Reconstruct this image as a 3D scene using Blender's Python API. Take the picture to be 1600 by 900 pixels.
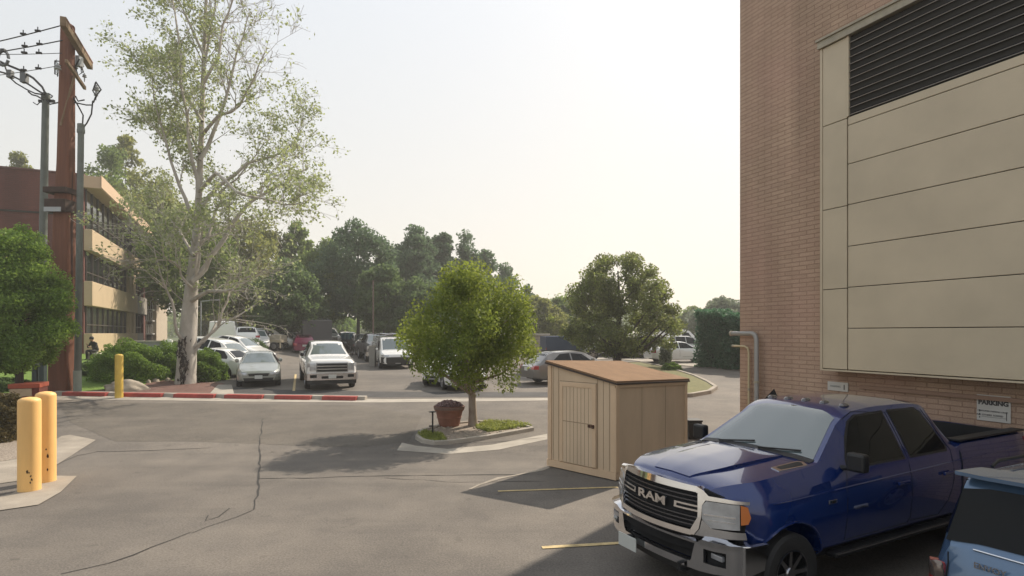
import bpy, bmesh, math, random
import numpy as np
from mathutils import Vector, Matrix
R = math.radians
for o in list(bpy.data.objects): bpy.data.objects.remove(o)
S = bpy.context.scene
# ---------------------------------------------------------------- camera, sky, sun, exposure
H = 2.75                                    # camera height, horizon at y=520 of a 1600x900 frame, f=900 px
cam = bpy.data.objects.new('camera', bpy.data.cameras.new('camera')); S.collection.objects.link(cam); S.camera = cam
cam.location = (0, 0, H); cam.rotation_euler = (R(90), 0, 0)
cam.data.sensor_width = 36; cam.data.lens = 20.25; cam.data.shift_y = 70/1600; cam.data.clip_end = 3000; cam.data.clip_start = .05
SUN_AZ, SUN_EL = 39.0, 41.0                 # degrees right of the view axis, above the horizon
w = bpy.data.worlds.new('World'); S.world = w; w.use_nodes = True
nt = w.node_tree; bg = nt.nodes['Background']; sky = nt.nodes.new('ShaderNodeTexSky'); sky.sky_type = 'NISHITA'
sky.sun_disc = False; sky.sun_elevation = R(SUN_EL); sky.sun_rotation = R(SUN_AZ)
sky.air_density = 1.0; sky.dust_density = 7.0; sky.ozone_density = 1.5; sky.altitude = 1600
hs = nt.nodes.new('ShaderNodeHueSaturation'); hs.inputs['Saturation'].default_value = .85
tint = nt.nodes.new('ShaderNodeMixRGB'); tint.blend_type = 'MULTIPLY'; tint.inputs[0].default_value = 1; tint.inputs[2].default_value = (1.0, .975, .925, 1)   # smoky summer air
tc_=nt.nodes.new('ShaderNodeTexCoord'); sp_=nt.nodes.new('ShaderNodeSeparateXYZ'); rp_=nt.nodes.new('ShaderNodeValToRGB')
nt.links.new(tc_.outputs['Generated'], sp_.inputs[0]); nt.links.new(sp_.outputs['Z'], rp_.inputs[0]); nt.links.new(rp_.outputs[0], tint.inputs[2])
rp_.color_ramp.elements[0].position=0.0; rp_.color_ramp.elements[0].color=(1,.895,.745,1); rp_.color_ramp.elements[1].position=.55; rp_.color_ramp.elements[1].color=(.985,.99,.985,1)
gm_=nt.nodes.new('ShaderNodeGamma'); gm_.inputs[1].default_value=.20      # smoke spreads the glow of the sun over the dome
ml_=nt.nodes.new('ShaderNodeMixRGB'); ml_.blend_type='MULTIPLY'; ml_.inputs[0].default_value=1; ml_.inputs[2].default_value=(2.2,2.2,2.2,1); ml_.use_clamp=False
nt.links.new(sky.outputs[0], gm_.inputs[0]); nt.links.new(gm_.outputs[0], ml_.inputs[1]); nt.links.new(ml_.outputs[0], hs.inputs['Color']); nt.links.new(hs.outputs[0], tint.inputs[1]); nt.links.new(tint.outputs[0], bg.inputs[0]); bg.inputs[1].default_value = .118
sl = bpy.data.lights.new('sun', 'SUN'); sl.energy = 2.2; sl.angle = R(.8); sl.color = (1, .88, .73)
so = bpy.data.objects.new('sun', sl); S.collection.objects.link(so)
sd = Vector((math.sin(R(SUN_AZ))*math.cos(R(SUN_EL)), math.cos(R(SUN_AZ))*math.cos(R(SUN_EL)), math.sin(R(SUN_EL))))
so.rotation_euler = sd.to_track_quat('Z', 'Y').to_euler(); so.location = (20, 20, 40)
S.view_settings.view_transform = 'Standard'; S.view_settings.look = 'None'; S.view_settings.exposure = 1.48; S.view_settings.gamma = 1
S.render.engine = 'CYCLES'; S.cycles.max_bounces = 6; S.cycles.transparent_max_bounces = 8
S.cycles.volume_bounces = 0
COL = S.collection
# ---------------------------------------------------------------- helpers
def tag(o, label=None, cat=None, group=None, kind=None):
    if label: o['label'] = label
    if cat: o['category'] = cat
    if group: o['group'] = group
    if kind: o['kind'] = kind
    return o
def empty(name, loc=(0,0,0), rz=0, label=None, cat=None, group=None, sc=1):
    o = bpy.data.objects.new(name, None); COL.objects.link(o); o.location = loc; o.rotation_euler = (0,0,rz); o.scale = (sc,sc,sc)
    o.empty_display_size = .2
    return tag(o, label, cat, group)
def raw(name, v, f, m, parent=None, smooth=False, origin=None, bevel=0, auto=None):
    me = bpy.data.meshes.new(name)
    if origin is not None: v = [(a-origin[0], b-origin[1], c-origin[2]) for a,b,c in v]
    me.from_pydata([tuple(p) for p in v], [], f); me.update()
    if isinstance(m, (list,tuple)):
        for q in m: me.materials.append(q)
    elif m: me.materials.append(m)
    if smooth: me.shade_smooth()
    if auto: me.shade_smooth(); me.set_sharp_from_angle(angle=R(auto))
    o = bpy.data.objects.new(name, me); COL.objects.link(o)
    if parent: o.parent = parent
    if bevel:
        b = o.modifiers.new('bevel','BEVEL'); b.width = bevel; b.segments = 2; b.limit_method = 'ANGLE'; b.angle_limit = R(40)
    if parent is None and origin is not None: o.location = origin
    return o
class MB:
    def __init__(s): s.v=[]; s.f=[]
    def add(s, v, f):
        n=len(s.v); s.v += [tuple(p) for p in v]; s.f += [tuple(i+n for i in q) for q in f]; return s
    def box(s, x0,x1,y0,y1,z0,z1, M=None):
        v=[(x,y,z) for z in (z0,z1) for x,y in ((x0,y0),(x1,y0),(x1,y1),(x0,y1))]
        if M is not None: v=[M@Vector(p) for p in v]
        return s.add(v, [(3,2,1,0),(4,5,6,7),(0,1,5,4),(1,2,6,5),(2,3,7,6),(3,0,4,7)])
    def tube(s, path, rad, n=8, cap=True, sx=1.0):
        path=[Vector(p) for p in path]
        if not isinstance(rad,(list,tuple)): rad=[rad]*len(path)
        base=len(s.v); prev=None
        for i,p in enumerate(path):
            t=(path[min(i+1,len(path)-1)]-path[max(i-1,0)]).normalized()
            if prev is None:
                a=Vector((1,0,0)) if abs(t.x)<.9 else Vector((0,1,0))
                u=(a-t*a.dot(t)).normalized()
            else: u=(prev-t*prev.dot(t)).normalized()
            prev=u; w_=t.cross(u)
            for k in range(n):
                an=2*math.pi*k/n
                s.v.append(tuple(p+u*math.cos(an)*rad[i]*sx+w_*math.sin(an)*rad[i]))
        for i in range(len(path)-1):
            for k in range(n):
                a=base+i*n+k; b=base+i*n+(k+1)%n
                s.f.append((a,b,b+n,a+n))
        if cap:
            s.f.append(tuple(base+k for k in range(n))[::-1]); e=base+(len(path)-1)*n; s.f.append(tuple(e+k for k in range(n)))
        return s
    def lathe(s, prof, n=24, c=(0,0,0), axis='z'):
        b=len(s.v)
        for r,z in prof:
            for k in range(n):
                a=2*math.pi*k/n; p=(r*math.cos(a), r*math.sin(a), z)
                if axis=='y': p=(p[0], p[2], p[1])
                s.v.append((p[0]+c[0],p[1]+c[1],p[2]+c[2]))
        for i in range(len(prof)-1):
            for k in range(n):
                q=(b+i*n+k, b+i*n+(k+1)%n, b+(i+1)*n+(k+1)%n, b+(i+1)*n+k)
                s.f.append(q if axis=='z' else q[::-1])
        return s
    def prism(s, poly, z0, z1, M=None):
        n=len(poly); v=[(x,y,z0) for x,y in poly]+[(x,y,z1) for x,y in poly]
        if M is not None: v=[M@Vector(p) for p in v]
        return s.add(v, [tuple(range(n))[::-1], tuple(range(n,2*n))]+[(i,(i+1)%n,n+(i+1)%n,n+i) for i in range(n)])
    def build(s, name, m, parent=None, **k): return raw(name, s.v, s.f, m, parent, **k)
def copy_tree(o, parent=None, matmap=None):
    c=o.copy(); COL.objects.link(c); c.parent=parent
    if matmap and c.data and c.data.materials and c.data.materials[0].name in matmap:
        c.data=c.data.copy(); c.data.materials[0]=matmap[c.data.materials[0].name]
    for ch in [x for x in o.children]: copy_tree(ch, c, matmap)
    return c
def interp(x, kn): return float(np.interp(x,[k[0] for k in kn],[k[1] for k in kn]))
# ground height: flat near the camera, rising gently across the street, a lawn berm on the far left
GK=[(-60,0),(13,0),(24,.43),(52,1.0),(80,1.2),(150,1.5),(900,1.5)]
def g(x,y):
    z=interp(y,GK)
    return z+.75*min(1,max(0,(-x-15)/5))*min(1,max(0,(y-23.5)/7))*min(1,max(0,(70-y)/20))
def gp(px,py):
    dx=(px-800)/900; dz=-(py-520)/900; y=1.0
    while y<400:
        if H+dz*y<=g(dx*y,y): break
        y+=.02
    return (dx*y, y, g(dx*y,y))
def P(px,py,y): return Vector(((px-800)/900*y, y, H-(py-520)/900*y))
def gx(px,y): x=(px-800)/900*y; return (x,y,g(x,y))
# ---------------------------------------------------------------- materials
MAT={}
def mat(name, col, rough=.6, metal=0, noise=0, nscale=5, bump=0, bscale=40, coat=0, spec=.5, col2=None, trans=0, coords='Object', detail=6, streak=None):
    if name in MAT: return MAT[name]
    m=bpy.data.materials.new(name); m.use_nodes=True; t=m.node_tree; b=t.nodes['Principled BSDF']
    b.inputs['Base Color'].default_value=(*col,1); b.inputs['Roughness'].default_value=rough; b.inputs['Metallic'].default_value=metal
    b.inputs['Coat Weight'].default_value=coat; b.inputs['Coat Roughness'].default_value=.03; b.inputs['Specular IOR Level'].default_value=spec
    if noise or bump or col2:
        tc=t.nodes.new('ShaderNodeTexCoord'); mp=t.nodes.new('ShaderNodeMapping'); t.links.new(tc.outputs[coords], mp.inputs[0])
        if streak: mp.inputs['Scale'].default_value=streak
    if noise or col2:
        n=t.nodes.new('ShaderNodeTexNoise'); n.inputs['Scale'].default_value=nscale; n.inputs['Detail'].default_value=detail; n.inputs['Roughness'].default_value=.6
        t.links.new(mp.outputs[0], n.inputs['Vector'])
        r=t.nodes.new('ShaderNodeValToRGB'); r.color_ramp.elements[0].position=.3; r.color_ramp.elements[1].position=.7
        c2=col2 or tuple(c*(1+noise) for c in col); c1=col if col2 else tuple(c*(1-noise) for c in col)
        r.color_ramp.elements[0].color=(*c1,1); r.color_ramp.elements[1].color=(*[min(1,c) for c in c2],1)
        t.links.new(n.outputs['Fac'], r.inputs[0]); t.links.new(r.outputs[0], b.inputs['Base Color'])
    if bump:
        n2=t.nodes.new('ShaderNodeTexNoise'); n2.inputs['Scale'].default_value=bscale; n2.inputs['Detail'].default_value=4
        t.links.new(mp.outputs[0], n2.inputs['Vector'])
        bu=t.nodes.new('ShaderNodeBump'); bu.inputs['Strength'].default_value=bump; bu.inputs['Distance'].default_value=.02
        t.links.new(n2.outputs['Fac'], bu.inputs['Height']); t.links.new(bu.outputs[0], b.inputs['Normal'])
    MAT[name]=m; return m
def leafmat(name, c1, c2, nscale=.5, tr=.35, c3=None):
    m=bpy.data.materials.new(name); m.use_nodes=True; t=m.node_tree; b=t.nodes['Principled BSDF']; out=t.nodes['Material Output']
    geo=t.nodes.new('ShaderNodeNewGeometry'); r=t.nodes.new('ShaderNodeValToRGB')
    n=t.nodes.new('ShaderNodeTexNoise'); n.inputs['Scale'].default_value=nscale; n.inputs['Detail'].default_value=3
    tc=t.nodes.new('ShaderNodeTexCoord'); t.links.new(tc.outputs['Object'], n.inputs['Vector'])
    mx=t.nodes.new('ShaderNodeMath'); mx.operation='MULTIPLY_ADD'; mx.inputs[1].default_value=.45; 
    t.links.new(geo.outputs['Random Per Island'], mx.inputs[0])
    m2=t.nodes.new('ShaderNodeMath'); m2.operation='MULTIPLY'; m2.inputs[1].default_value=.8; t.links.new(n.outputs['Fac'], m2.inputs[0]); t.links.new(m2.outputs[0], mx.inputs[2])
    r.color_ramp.elements[0].position=.25; r.color_ramp.elements[1].position=.85
    r.color_ramp.elements[0].color=(*c1,1); r.color_ramp.elements[1].color=(*c2,1)
    if c3: e=r.color_ramp.elements.new(.55); e.color=(*c3,1)
    t.links.new(mx.outputs[0], r.inputs[0]); t.links.new(r.outputs[0], b.inputs['Base Color'])
    b.inputs['Roughness'].default_value=.55; b.inputs['Specular IOR Level'].default_value=.3
    tl=t.nodes.new('ShaderNodeBsdfTranslucent'); ms=t.nodes.new('ShaderNodeMixShader'); ms.inputs[0].default_value=tr
    hv=t.nodes.new('ShaderNodeHueSaturation'); hv.inputs['Value'].default_value=1.5; hv.inputs['Hue'].default_value=.485
    t.links.new(r.outputs[0], hv.inputs['Color']); t.links.new(hv.outputs[0], tl.inputs[0])
    t.links.new(b.outputs[0], ms.inputs[1]); t.links.new(tl.outputs[0], ms.inputs[2]); t.links.new(ms.outputs[0], out.inputs['Surface'])
    MAT[name]=m; return m
def brickmat(name, c1, c2, mortar, bw, bh, ms=.012, blotch=(.5,.45,.4), blot=.35):
    m=bpy.data.materials.new(name); m.use_nodes=True; t=m.node_tree; b=t.nodes['Principled BSDF']
    uv=t.nodes.new('ShaderNodeUVMap'); br=t.nodes.new('ShaderNodeTexBrick'); br.inputs['Scale'].default_value=1
    br.inputs['Brick Width'].default_value=bw; br.inputs['Row Height'].default_value=bh; br.inputs['Mortar Size'].default_value=ms; br.inputs['Mortar Smooth'].default_value=.3
    br.inputs['Color1'].default_value=(*c1,1); br.inputs['Color2'].default_value=(*c2,1); br.inputs['Mortar'].default_value=(*mortar,1)
    t.links.new(uv.outputs[0], br.inputs['Vector'])
    n=t.nodes.new('ShaderNodeTexNoise'); n.inputs['Scale'].default_value=.35; n.inputs['Detail'].default_value=5; t.links.new(uv.outputs[0], n.inputs['Vector'])
    r=t.nodes.new('ShaderNodeValToRGB'); r.color_ramp.elements[0].position=.42; r.color_ramp.elements[1].position=.68; r.color_ramp.elements[0].color=(0,0,0,1); r.color_ramp.elements[1].color=(blot,)*3+(1,)
    t.links.new(n.outputs['Fac'], r.inputs[0])
    mx=t.nodes.new('ShaderNodeMixRGB'); mx.inputs[2].default_value=(*blotch,1); t.links.new(r.outputs[0], mx.inputs[0]); t.links.new(br.outputs['Color'], mx.inputs[1])
    n3=t.nodes.new('ShaderNodeTexNoise'); n3.inputs['Scale'].default_value=60; n3.inputs['Detail'].default_value=2; t.links.new(uv.outputs[0], n3.inputs['Vector'])
    mv=t.nodes.new('ShaderNodeMixRGB'); mv.blend_type='OVERLAY'; mv.inputs[0].default_value=.45; t.links.new(mx.outputs[0], mv.inputs[1]); t.links.new(n3.outputs['Fac'], mv.inputs[2])
    mp5=t.nodes.new('ShaderNodeMapping'); mp5.inputs['Scale'].default_value=(.9,.10,1); n5=t.nodes.new('ShaderNodeTexNoise'); n5.inputs['Scale'].default_value=1; n5.inputs['Detail'].default_value=7; t.links.new(uv.outputs[0],mp5.inputs[0]); t.links.new(mp5.outputs[0],n5.inputs['Vector'])
    r5=t.nodes.new('ShaderNodeValToRGB'); r5.color_ramp.elements[0].position=.35; r5.color_ramp.elements[0].color=(.78,.76,.74,1); r5.color_ramp.elements[1].position=.65; r5.color_ramp.elements[1].color=(1.12,1.1,1.08,1)
    t.links.new(n5.outputs['Fac'],r5.inputs[0]); m5=t.nodes.new('ShaderNodeMixRGB'); m5.blend_type='MULTIPLY'; m5.inputs[0].default_value=1; t.links.new(mv.outputs[0],m5.inputs[1]); t.links.new(r5.outputs[0],m5.inputs[2])
    t.links.new(m5.outputs[0], b.inputs['Base Color']); b.inputs['Roughness'].default_value=.85
    bu=t.nodes.new('ShaderNodeBump'); bu.inputs['Strength'].default_value=.6; bu.inputs['Distance'].default_value=.012; bu.invert=True
    t.links.new(br.outputs['Fac'], bu.inputs['Height']); t.links.new(bu.outputs[0], b.inputs['Normal'])
    MAT[name]=m; return m
def asphalt(name, c1, c2, c3, sc=.16):
    m=bpy.data.materials.new(name); m.use_nodes=True; t=m.node_tree; b=t.nodes['Principled BSDF']
    tc=t.nodes.new('ShaderNodeTexCoord'); 
    def noise(s, d, vec=None, sc=None):
        n=t.nodes.new('ShaderNodeTexNoise'); n.inputs['Scale'].default_value=s; n.inputs['Detail'].default_value=d; n.inputs['Roughness'].default_value=.65
        if sc:
            mp=t.nodes.new('ShaderNodeMapping'); mp.inputs['Scale'].default_value=sc; mp.inputs['Rotation'].default_value=(0,0,R(-24)); t.links.new(tc.outputs['Object'], mp.inputs[0]); t.links.new(mp.outputs[0], n.inputs['Vector'])
        else: t.links.new(tc.outputs['Object'], n.inputs['Vector'])
        return n
    n1=noise(sc,8); r=t.nodes.new('ShaderNodeValToRGB'); r.color_ramp.elements[0].position=.35; r.color_ramp.elements[1].position=.68
    r.color_ramp.elements[0].color=(*c1,1); r.color_ramp.elements[1].color=(*c2,1); t.links.new(n1.outputs['Fac'], r.inputs[0])
    n2=noise(1, 6, sc=(.12,1.3,1)); r2=t.nodes.new('ShaderNodeValToRGB'); r2.color_ramp.elements[0].position=.5; r2.color_ramp.elements[1].position=.75; r2.color_ramp.elements[0].color=(0,0,0,1); r2.color_ramp.elements[1].color=(.55,.55,.55,1)
    t.links.new(n2.outputs['Fac'], r2.inputs[0]); mx=t.nodes.new('ShaderNodeMixRGB'); mx.inputs[2].default_value=(*c3,1); t.links.new(r2.outputs[0], mx.inputs[0]); t.links.new(r.outputs[0], mx.inputs[1])
    n3=noise(38, 5); mo=t.nodes.new('ShaderNodeMixRGB'); mo.blend_type='OVERLAY'; mo.inputs[0].default_value=.85; t.links.new(mx.outputs[0], mo.inputs[1]); t.links.new(n3.outputs['Fac'], mo.inputs[2])
    # small dark tar spots
    n4=noise(3.2, 5); r4=t.nodes.new('ShaderNodeValToRGB'); r4.color_ramp.elements[0].position=.61; r4.color_ramp.elements[1].position=.72; r4.color_ramp.elements[0].color=(0,0,0,1); r4.color_ramp.elements[1].color=(.45,.45,.45,1)
    t.links.new(n4.outputs['Fac'], r4.inputs[0]); m4=t.nodes.new('ShaderNodeMixRGB'); m4.inputs[2].default_value=(c1[0]*.45,c1[1]*.45,c1[2]*.45,1); t.links.new(r4.outputs[0], m4.inputs[0]); t.links.new(mo.outputs[0], m4.inputs[1])
    n6=noise(.9,6); r6=t.nodes.new('ShaderNodeValToRGB'); r6.color_ramp.elements[0].position=.40; r6.color_ramp.elements[0].color=(.88,.88,.89,1); r6.color_ramp.elements[1].position=.62; r6.color_ramp.elements[1].color=(1.07,1.06,1.05,1)
    t.links.new(n6.outputs['Fac'], r6.inputs[0]); m6=t.nodes.new('ShaderNodeMixRGB'); m6.blend_type='MULTIPLY'; m6.inputs[0].default_value=1; t.links.new(m4.outputs[0],m6.inputs[1]); t.links.new(r6.outputs[0],m6.inputs[2])
    t.links.new(m6.outputs[0], b.inputs['Base Color']); b.inputs['Roughness'].default_value=.88; b.inputs['Specular IOR Level'].default_value=.3
    bu=t.nodes.new('ShaderNodeBump'); bu.inputs['Strength'].default_value=.5; bu.inputs['Distance'].default_value=.01; t.links.new(n3.outputs['Fac'], bu.inputs['Height']); t.links.new(bu.outputs[0], b.inputs['Normal'])
    MAT[name]=m; return m
M_ASPH=asphalt('asphalt',(.124,.112,.099),(.196,.176,.152),(.098,.09,.081))
M_ASPH2=asphalt('asphalt_street',(.115,.103,.088),(.15,.134,.113),(.10,.09,.08),.3)
M_SEAL=mat('sealcoat',(.055,.053,.052),.85,noise=.25,nscale=2,bump=.4,bscale=60)
M_CONC=mat('concrete',(.34,.31,.265),.85,noise=.18,nscale=1.6,bump=.25,bscale=50)
M_CONCP=mat('pale_concrete',(.29,.255,.21),.85,noise=.28,nscale=1.2,bump=.3,bscale=40)
M_CRACK=mat('tar_crack',(.03,.028,.026),.8)
M_YEL=mat('yellow_line_paint',(.52,.40,.20),.7,noise=.3,nscale=9)
M_WHL=mat('faded_line_paint',(.30,.28,.24),.7,noise=.3,nscale=9)
M_RED=mat('red_kerb_paint',(.30,.045,.035),.65,noise=.25,nscale=4)
M_BOLL=mat('yellow_bollard_paint',(.82,.50,.18),.5,noise=.10,nscale=2.5,bump=.08,bscale=12,streak=(1,1,.3))
M_BOLL2=mat('bright_yellow_paint',(.62,.43,.08),.5,noise=.12,nscale=3)
M_RUST=mat('rust_spots',(.06,.03,.015),.8)
M_LAWN=mat('lawn',(.085,.16,.02),.9,col2=(.16,.25,.035),nscale=6,bump=.8,bscale=60)
M_GRASSDRY=mat('dry_grass',(.10,.10,.03),.9,col2=(.17,.16,.06),nscale=5,bump=.8,bscale=50)
M_FIELD=mat('meadow',(.05,.075,.02),.9,col2=(.09,.11,.035),nscale=.3)
M_GRAV=mat('gravel',(.16,.125,.10),.9,col2=(.36,.31,.25),nscale=26,bump=1,bscale=40,detail=2)
M_MULCH=mat('mulch',(.09,.055,.04),.95,col2=(.20,.15,.12),nscale=8,bump=.8,bscale=25)
M_ROCK=mat('pale_rock',(.34,.295,.235),.9,noise=.25,nscale=1.5,bump=.5,bscale=6)
M_BRICKR=brickmat('brown_brick',(.49,.355,.26),(.43,.31,.225),(.31,.21,.15),.34,.085,.009,(.46,.28,.23),.5)
M_BRICKL=brickmat('red_brick',(.135,.045,.035),(.115,.038,.03),(.08,.035,.03),.30,.11,.01,(.15,.06,.045),.3)
M_PAVE=brickmat('brick_pavers',(.17,.085,.065),(.14,.075,.06),(.09,.06,.05),.2,.1,.008,(.2,.12,.1),.4)
M_PANEL=mat('tan_metal_panel',(.54,.455,.325),.42,noise=.09,nscale=.9,bump=.05,bscale=2.2)
M_SEAM=mat('panel_seam',(.03,.027,.022),.8)
M_LOUVD=mat('louver_dark',(.008,.008,.012),.5)
M_LOUV=mat('louver_blade',(.010,.010,.013),.9,spec=.1)
M_LIP=mat('louver_lip',(.42,.40,.38),.35,metal=.3)
M_FLASH=mat('metal_flashing',(.36,.32,.24),.5,noise=.15,nscale=8)
M_SIDING=mat('tan_siding',(.56,.43,.295),.65,noise=.13,nscale=1.6,bump=.1,bscale=20,streak=(1,1,.25))
M_TRIM=mat('tan_trim',(.60,.44,.29),.65,noise=.06,nscale=2)
M_SHEDROOF=mat('brown_roofing',(.22,.14,.085),.95,spec=.15,noise=.12,nscale=3,bump=.3,bscale=80)
M_BLACK=mat('black_plastic',(.012,.012,.013),.5)
M_DARK=mat('dark_void',(.006,.006,.007),.9)
M_TYRE=mat('tyre_rubber',(.022,.021,.021),.75,bump=.2,bscale=80)
M_CHROME=mat('chrome',(.72,.72,.74),.10,1)
M_BRUSH=mat('satin_chrome',(.55,.55,.57),.24,1)
M_STEEL=mat('steel_wheel',(.42,.42,.44),.32,1)
M_GLASS=mat('tinted_glass',(.006,.007,.008),.03,0,spec=.2)
M_WGLASS=mat('windshield_glass',(.085,.115,.12),.04,0,spec=1,coat=1)
M_BGLASS=mat('building_glass',(.02,.022,.022),.08,0,spec=.8,noise=.5,nscale=.8)
M_LAMP=mat('headlamp_lens',(.40,.41,.43),.28,.55,coat=1,noise=.25,nscale=6)
M_AMBER=mat('amber_lens',(.55,.17,.04),.2,coat=1)
M_TAIL=mat('red_lens',(.32,.012,.015),.15,coat=1)
M_PLATE=mat('number_plate',(.50,.52,.50),.5)
M_NAVY=mat('navy_paint',(.006,.024,.135),.20,.25,coat=1)
M_LBLUE=mat('light_blue_paint',(.09,.16,.27),.25,.35,coat=1)
M_WHITE=mat('white_paint',(.74,.74,.72),.25,0,coat=1)
M_SILVER=mat('silver_paint',(.30,.295,.28),.28,.4,coat=1)
M_PEWTER=mat('pewter_paint',(.15,.145,.14),.3,.3,coat=1)
M_SAGE=mat('sage_grey_paint',(.26,.28,.26),.3,.35,coat=1)
M_GREYC=mat('grey_paint',(.14,.14,.15),.28,.3,coat=1)
M_MAGENTA=mat('maroon_paint',(.20,.015,.06),.25,.2,coat=1)
M_BLKP=mat('black_paint',(.015,.015,.017),.2,0,coat=1)
M_WOOD=mat('red_brown_wood',(.115,.042,.022),.85,col2=(.185,.072,.038),nscale=3,bump=.5,bscale=12,streak=(3,3,.15))
M_WOODT=mat('weathered_timber',(.15,.095,.05),.85,col2=(.24,.17,.10),nscale=3,bump=.4,bscale=10,streak=(1,1,1))
M_POLE=mat('grey_pole_steel',(.13,.145,.13),.55,.2,noise=.15,nscale=3)
M_CABLE=mat('black_cable',(.015,.015,.016),.6)
M_CERAM=mat('grey_porcelain',(.34,.36,.37),.25)
M_TERRA=mat('terracotta',(.20,.085,.055),.75,noise=.22,nscale=3,bump=.15,bscale=20)
M_TERRAR=mat('grey_brown_rim',(.16,.10,.08),.75,noise=.2,nscale=4)
M_DEADFL=leafmat('dried_flowers',(.10,.05,.05),(.42,.30,.30),5,.2)
M_BARKW=mat('white_bark',(.30,.27,.23),.85,col2=(.52,.49,.44),nscale=2.2,bump=.5,bscale=12,streak=(1,1,.5))
M_BARKB=mat('birch_bark',(.20,.15,.115),.85,col2=(.34,.29,.24),nscale=5,bump=.6,bscale=18,streak=(1,1,.6))
M_BARKD=mat('dark_bark',(.045,.035,.028),.9,noise=.3,nscale=4,bump=.5,bscale=12)
M_CAVITY=mat('bark_scar',(.04,.033,.028),.95,noise=.4,nscale=8,bump=1,bscale=20)
L_TALL=leafmat('pale_leaves',(.15,.19,.075),(.29,.34,.16),.6,.45)
L_BIRCH=leafmat('birch_leaves',(.095,.15,.02),(.21,.265,.045),.55,.5)
L_LEFT=leafmat('bright_leaves',(.08,.16,.025),(.20,.31,.06),1.2,.5)
L_MID=leafmat('green_leaves',(.07,.125,.03),(.15,.21,.055),.35,.55)
L_MIDY=leafmat('olive_leaves',(.095,.12,.028),(.20,.22,.06),.35,.55)
L_DARK=leafmat('dark_leaves',(.055,.10,.035),(.11,.17,.06),.4,.5)
L_CON=leafmat('conifer_needles',(.055,.10,.05),(.095,.155,.075),.4,.45)
L_MAPLE=leafmat('maple_leaves',(.065,.11,.025),(.19,.25,.06),.6,.5,c3=(.11,.125,.04))
L_SILVERY=leafmat('silvery_leaves',(.07,.10,.06),(.17,.21,.13),.4,.35)
L_BUSH=leafmat('bush_leaves',(.05,.11,.016),(.16,.26,.045),1.5,.4)
L_DRYB=leafmat('dry_bush_leaves',(.045,.04,.02),(.16,.13,.05),2,.25)
L_IVY=leafmat('ivy_leaves',(.03,.095,.055),(.08,.17,.095),.6,.4)
L_GRASS=leafmat('grass_blades',(.12,.16,.03),(.30,.34,.09),3,.35)
HAZE=True
# ---------------------------------------------------------------- ground
XS=sorted(set([-400,-250,-160,-110,-80,-65,-55,-50]+[i*.5 for i in range(-90,61)]+[33,36,40,46,54,65,80,110,160,250,400]))
YS=sorted(set([-60,-40,-25,-15,-8,-4,0,3,5,7,9]+[i*.5 for i in range(20,141)]+[74,80,90,100,120,150,200,300,500,900]))
v=[(x,y,g(x,y)) for y in YS for x in XS]; nx=len(XS)
f=[(j*nx+i,j*nx+i+1,(j+1)*nx+i+1,(j+1)*nx+i) for j in range(len(YS)-1) for i in range(nx-1)]
tag(raw('ground',v,f,M_ASPH,smooth=True),kind='structure')
def drape(name, pts, off, m, kind='structure', uvrot=None):
    bm=bmesh.new(); vs=[bm.verts.new((p[0],p[1],0)) for p in pts]; fc=bm.faces.new(vs)
    if fc.normal.z<0 or True:
        fc.normal_update()
        if fc.normal.z<0: fc.normal_flip()
    xs=[p[0] for p in pts]; ys=[p[1] for p in pts]
    for X in XS:
        if min(xs)<X<max(xs): bmesh.ops.bisect_plane(bm,geom=bm.verts[:]+bm.edges[:]+bm.faces[:],plane_co=(X,0,0),plane_no=(1,0,0))
    for Y in YS:
        if min(ys)<Y<max(ys): bmesh.ops.bisect_plane(bm,geom=bm.verts[:]+bm.edges[:]+bm.faces[:],plane_co=(0,Y,0),plane_no=(0,1,0))
    for q in bm.verts: q.co.z=g(q.co.x,q.co.y)+off
    if uvrot is not None:
        uv=bm.loops.layers.uv.new('UVMap'); c,s=math.cos(uvrot),math.sin(uvrot)
        for F in bm.faces:
            for l in F.loops: x,y=l.vert.co.x,l.vert.co.y; l[uv].uv=(x*c+y*s,-x*s+y*c)
    me=bpy.data.meshes.new(name); bm.to_mesh(me); bm.free(); me.materials.append(m)
    o=bpy.data.objects.new(name,me); COL.objects.link(o)
    if kind: o['kind']=kind
    return o
def G(*pp): return [gp(*p)[:2] for p in pp]
def wob(pts, amp, step, seed):
    random.seed(seed); out=[]
    for i in range(len(pts)):
        a=Vector(pts[i][:2]); b=Vector(pts[(i+1)%len(pts)][:2]); n=max(1,int((b-a).length/step))
        for k in range(n):
            q=a.lerp(b,k/n); out.append((q.x+random.uniform(-amp,amp), q.y+random.uniform(-amp,amp)))
    return out
def strip(name, pts, w_, off, m, kind='structure', jag=0, seed=1):
    random.seed(seed); P2=[Vector((p[0],p[1])) for p in pts]; dense=[]
    for a,b in zip(P2[:-1],P2[1:]):
        n=max(1,int((b-a).length/.25)); dense+= [a.lerp(b,k/n) for k in range(n)]
    dense.append(P2[-1]); v=[];f=[]
    for i,p in enumerate(dense):
        t=(dense[min(i+1,len(dense)-1)]-dense[max(i-1,0)]).normalized(); n=Vector((-t.y,t.x))
        c=p+n*random.uniform(-jag,jag); ww=w_*(1 if not jag else random.uniform(.3,1.2))
        for s in (-.5,.5): q=c+n*ww*s; v.append((q.x,q.y,g(q.x,q.y)+off))
    f=[(2*i,2*i+1,2*i+3,2*i+2) for i in range(len(dense)-1)]
    o=raw(name,v,f,m)
    if kind: o['kind']=kind
    return o
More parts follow.
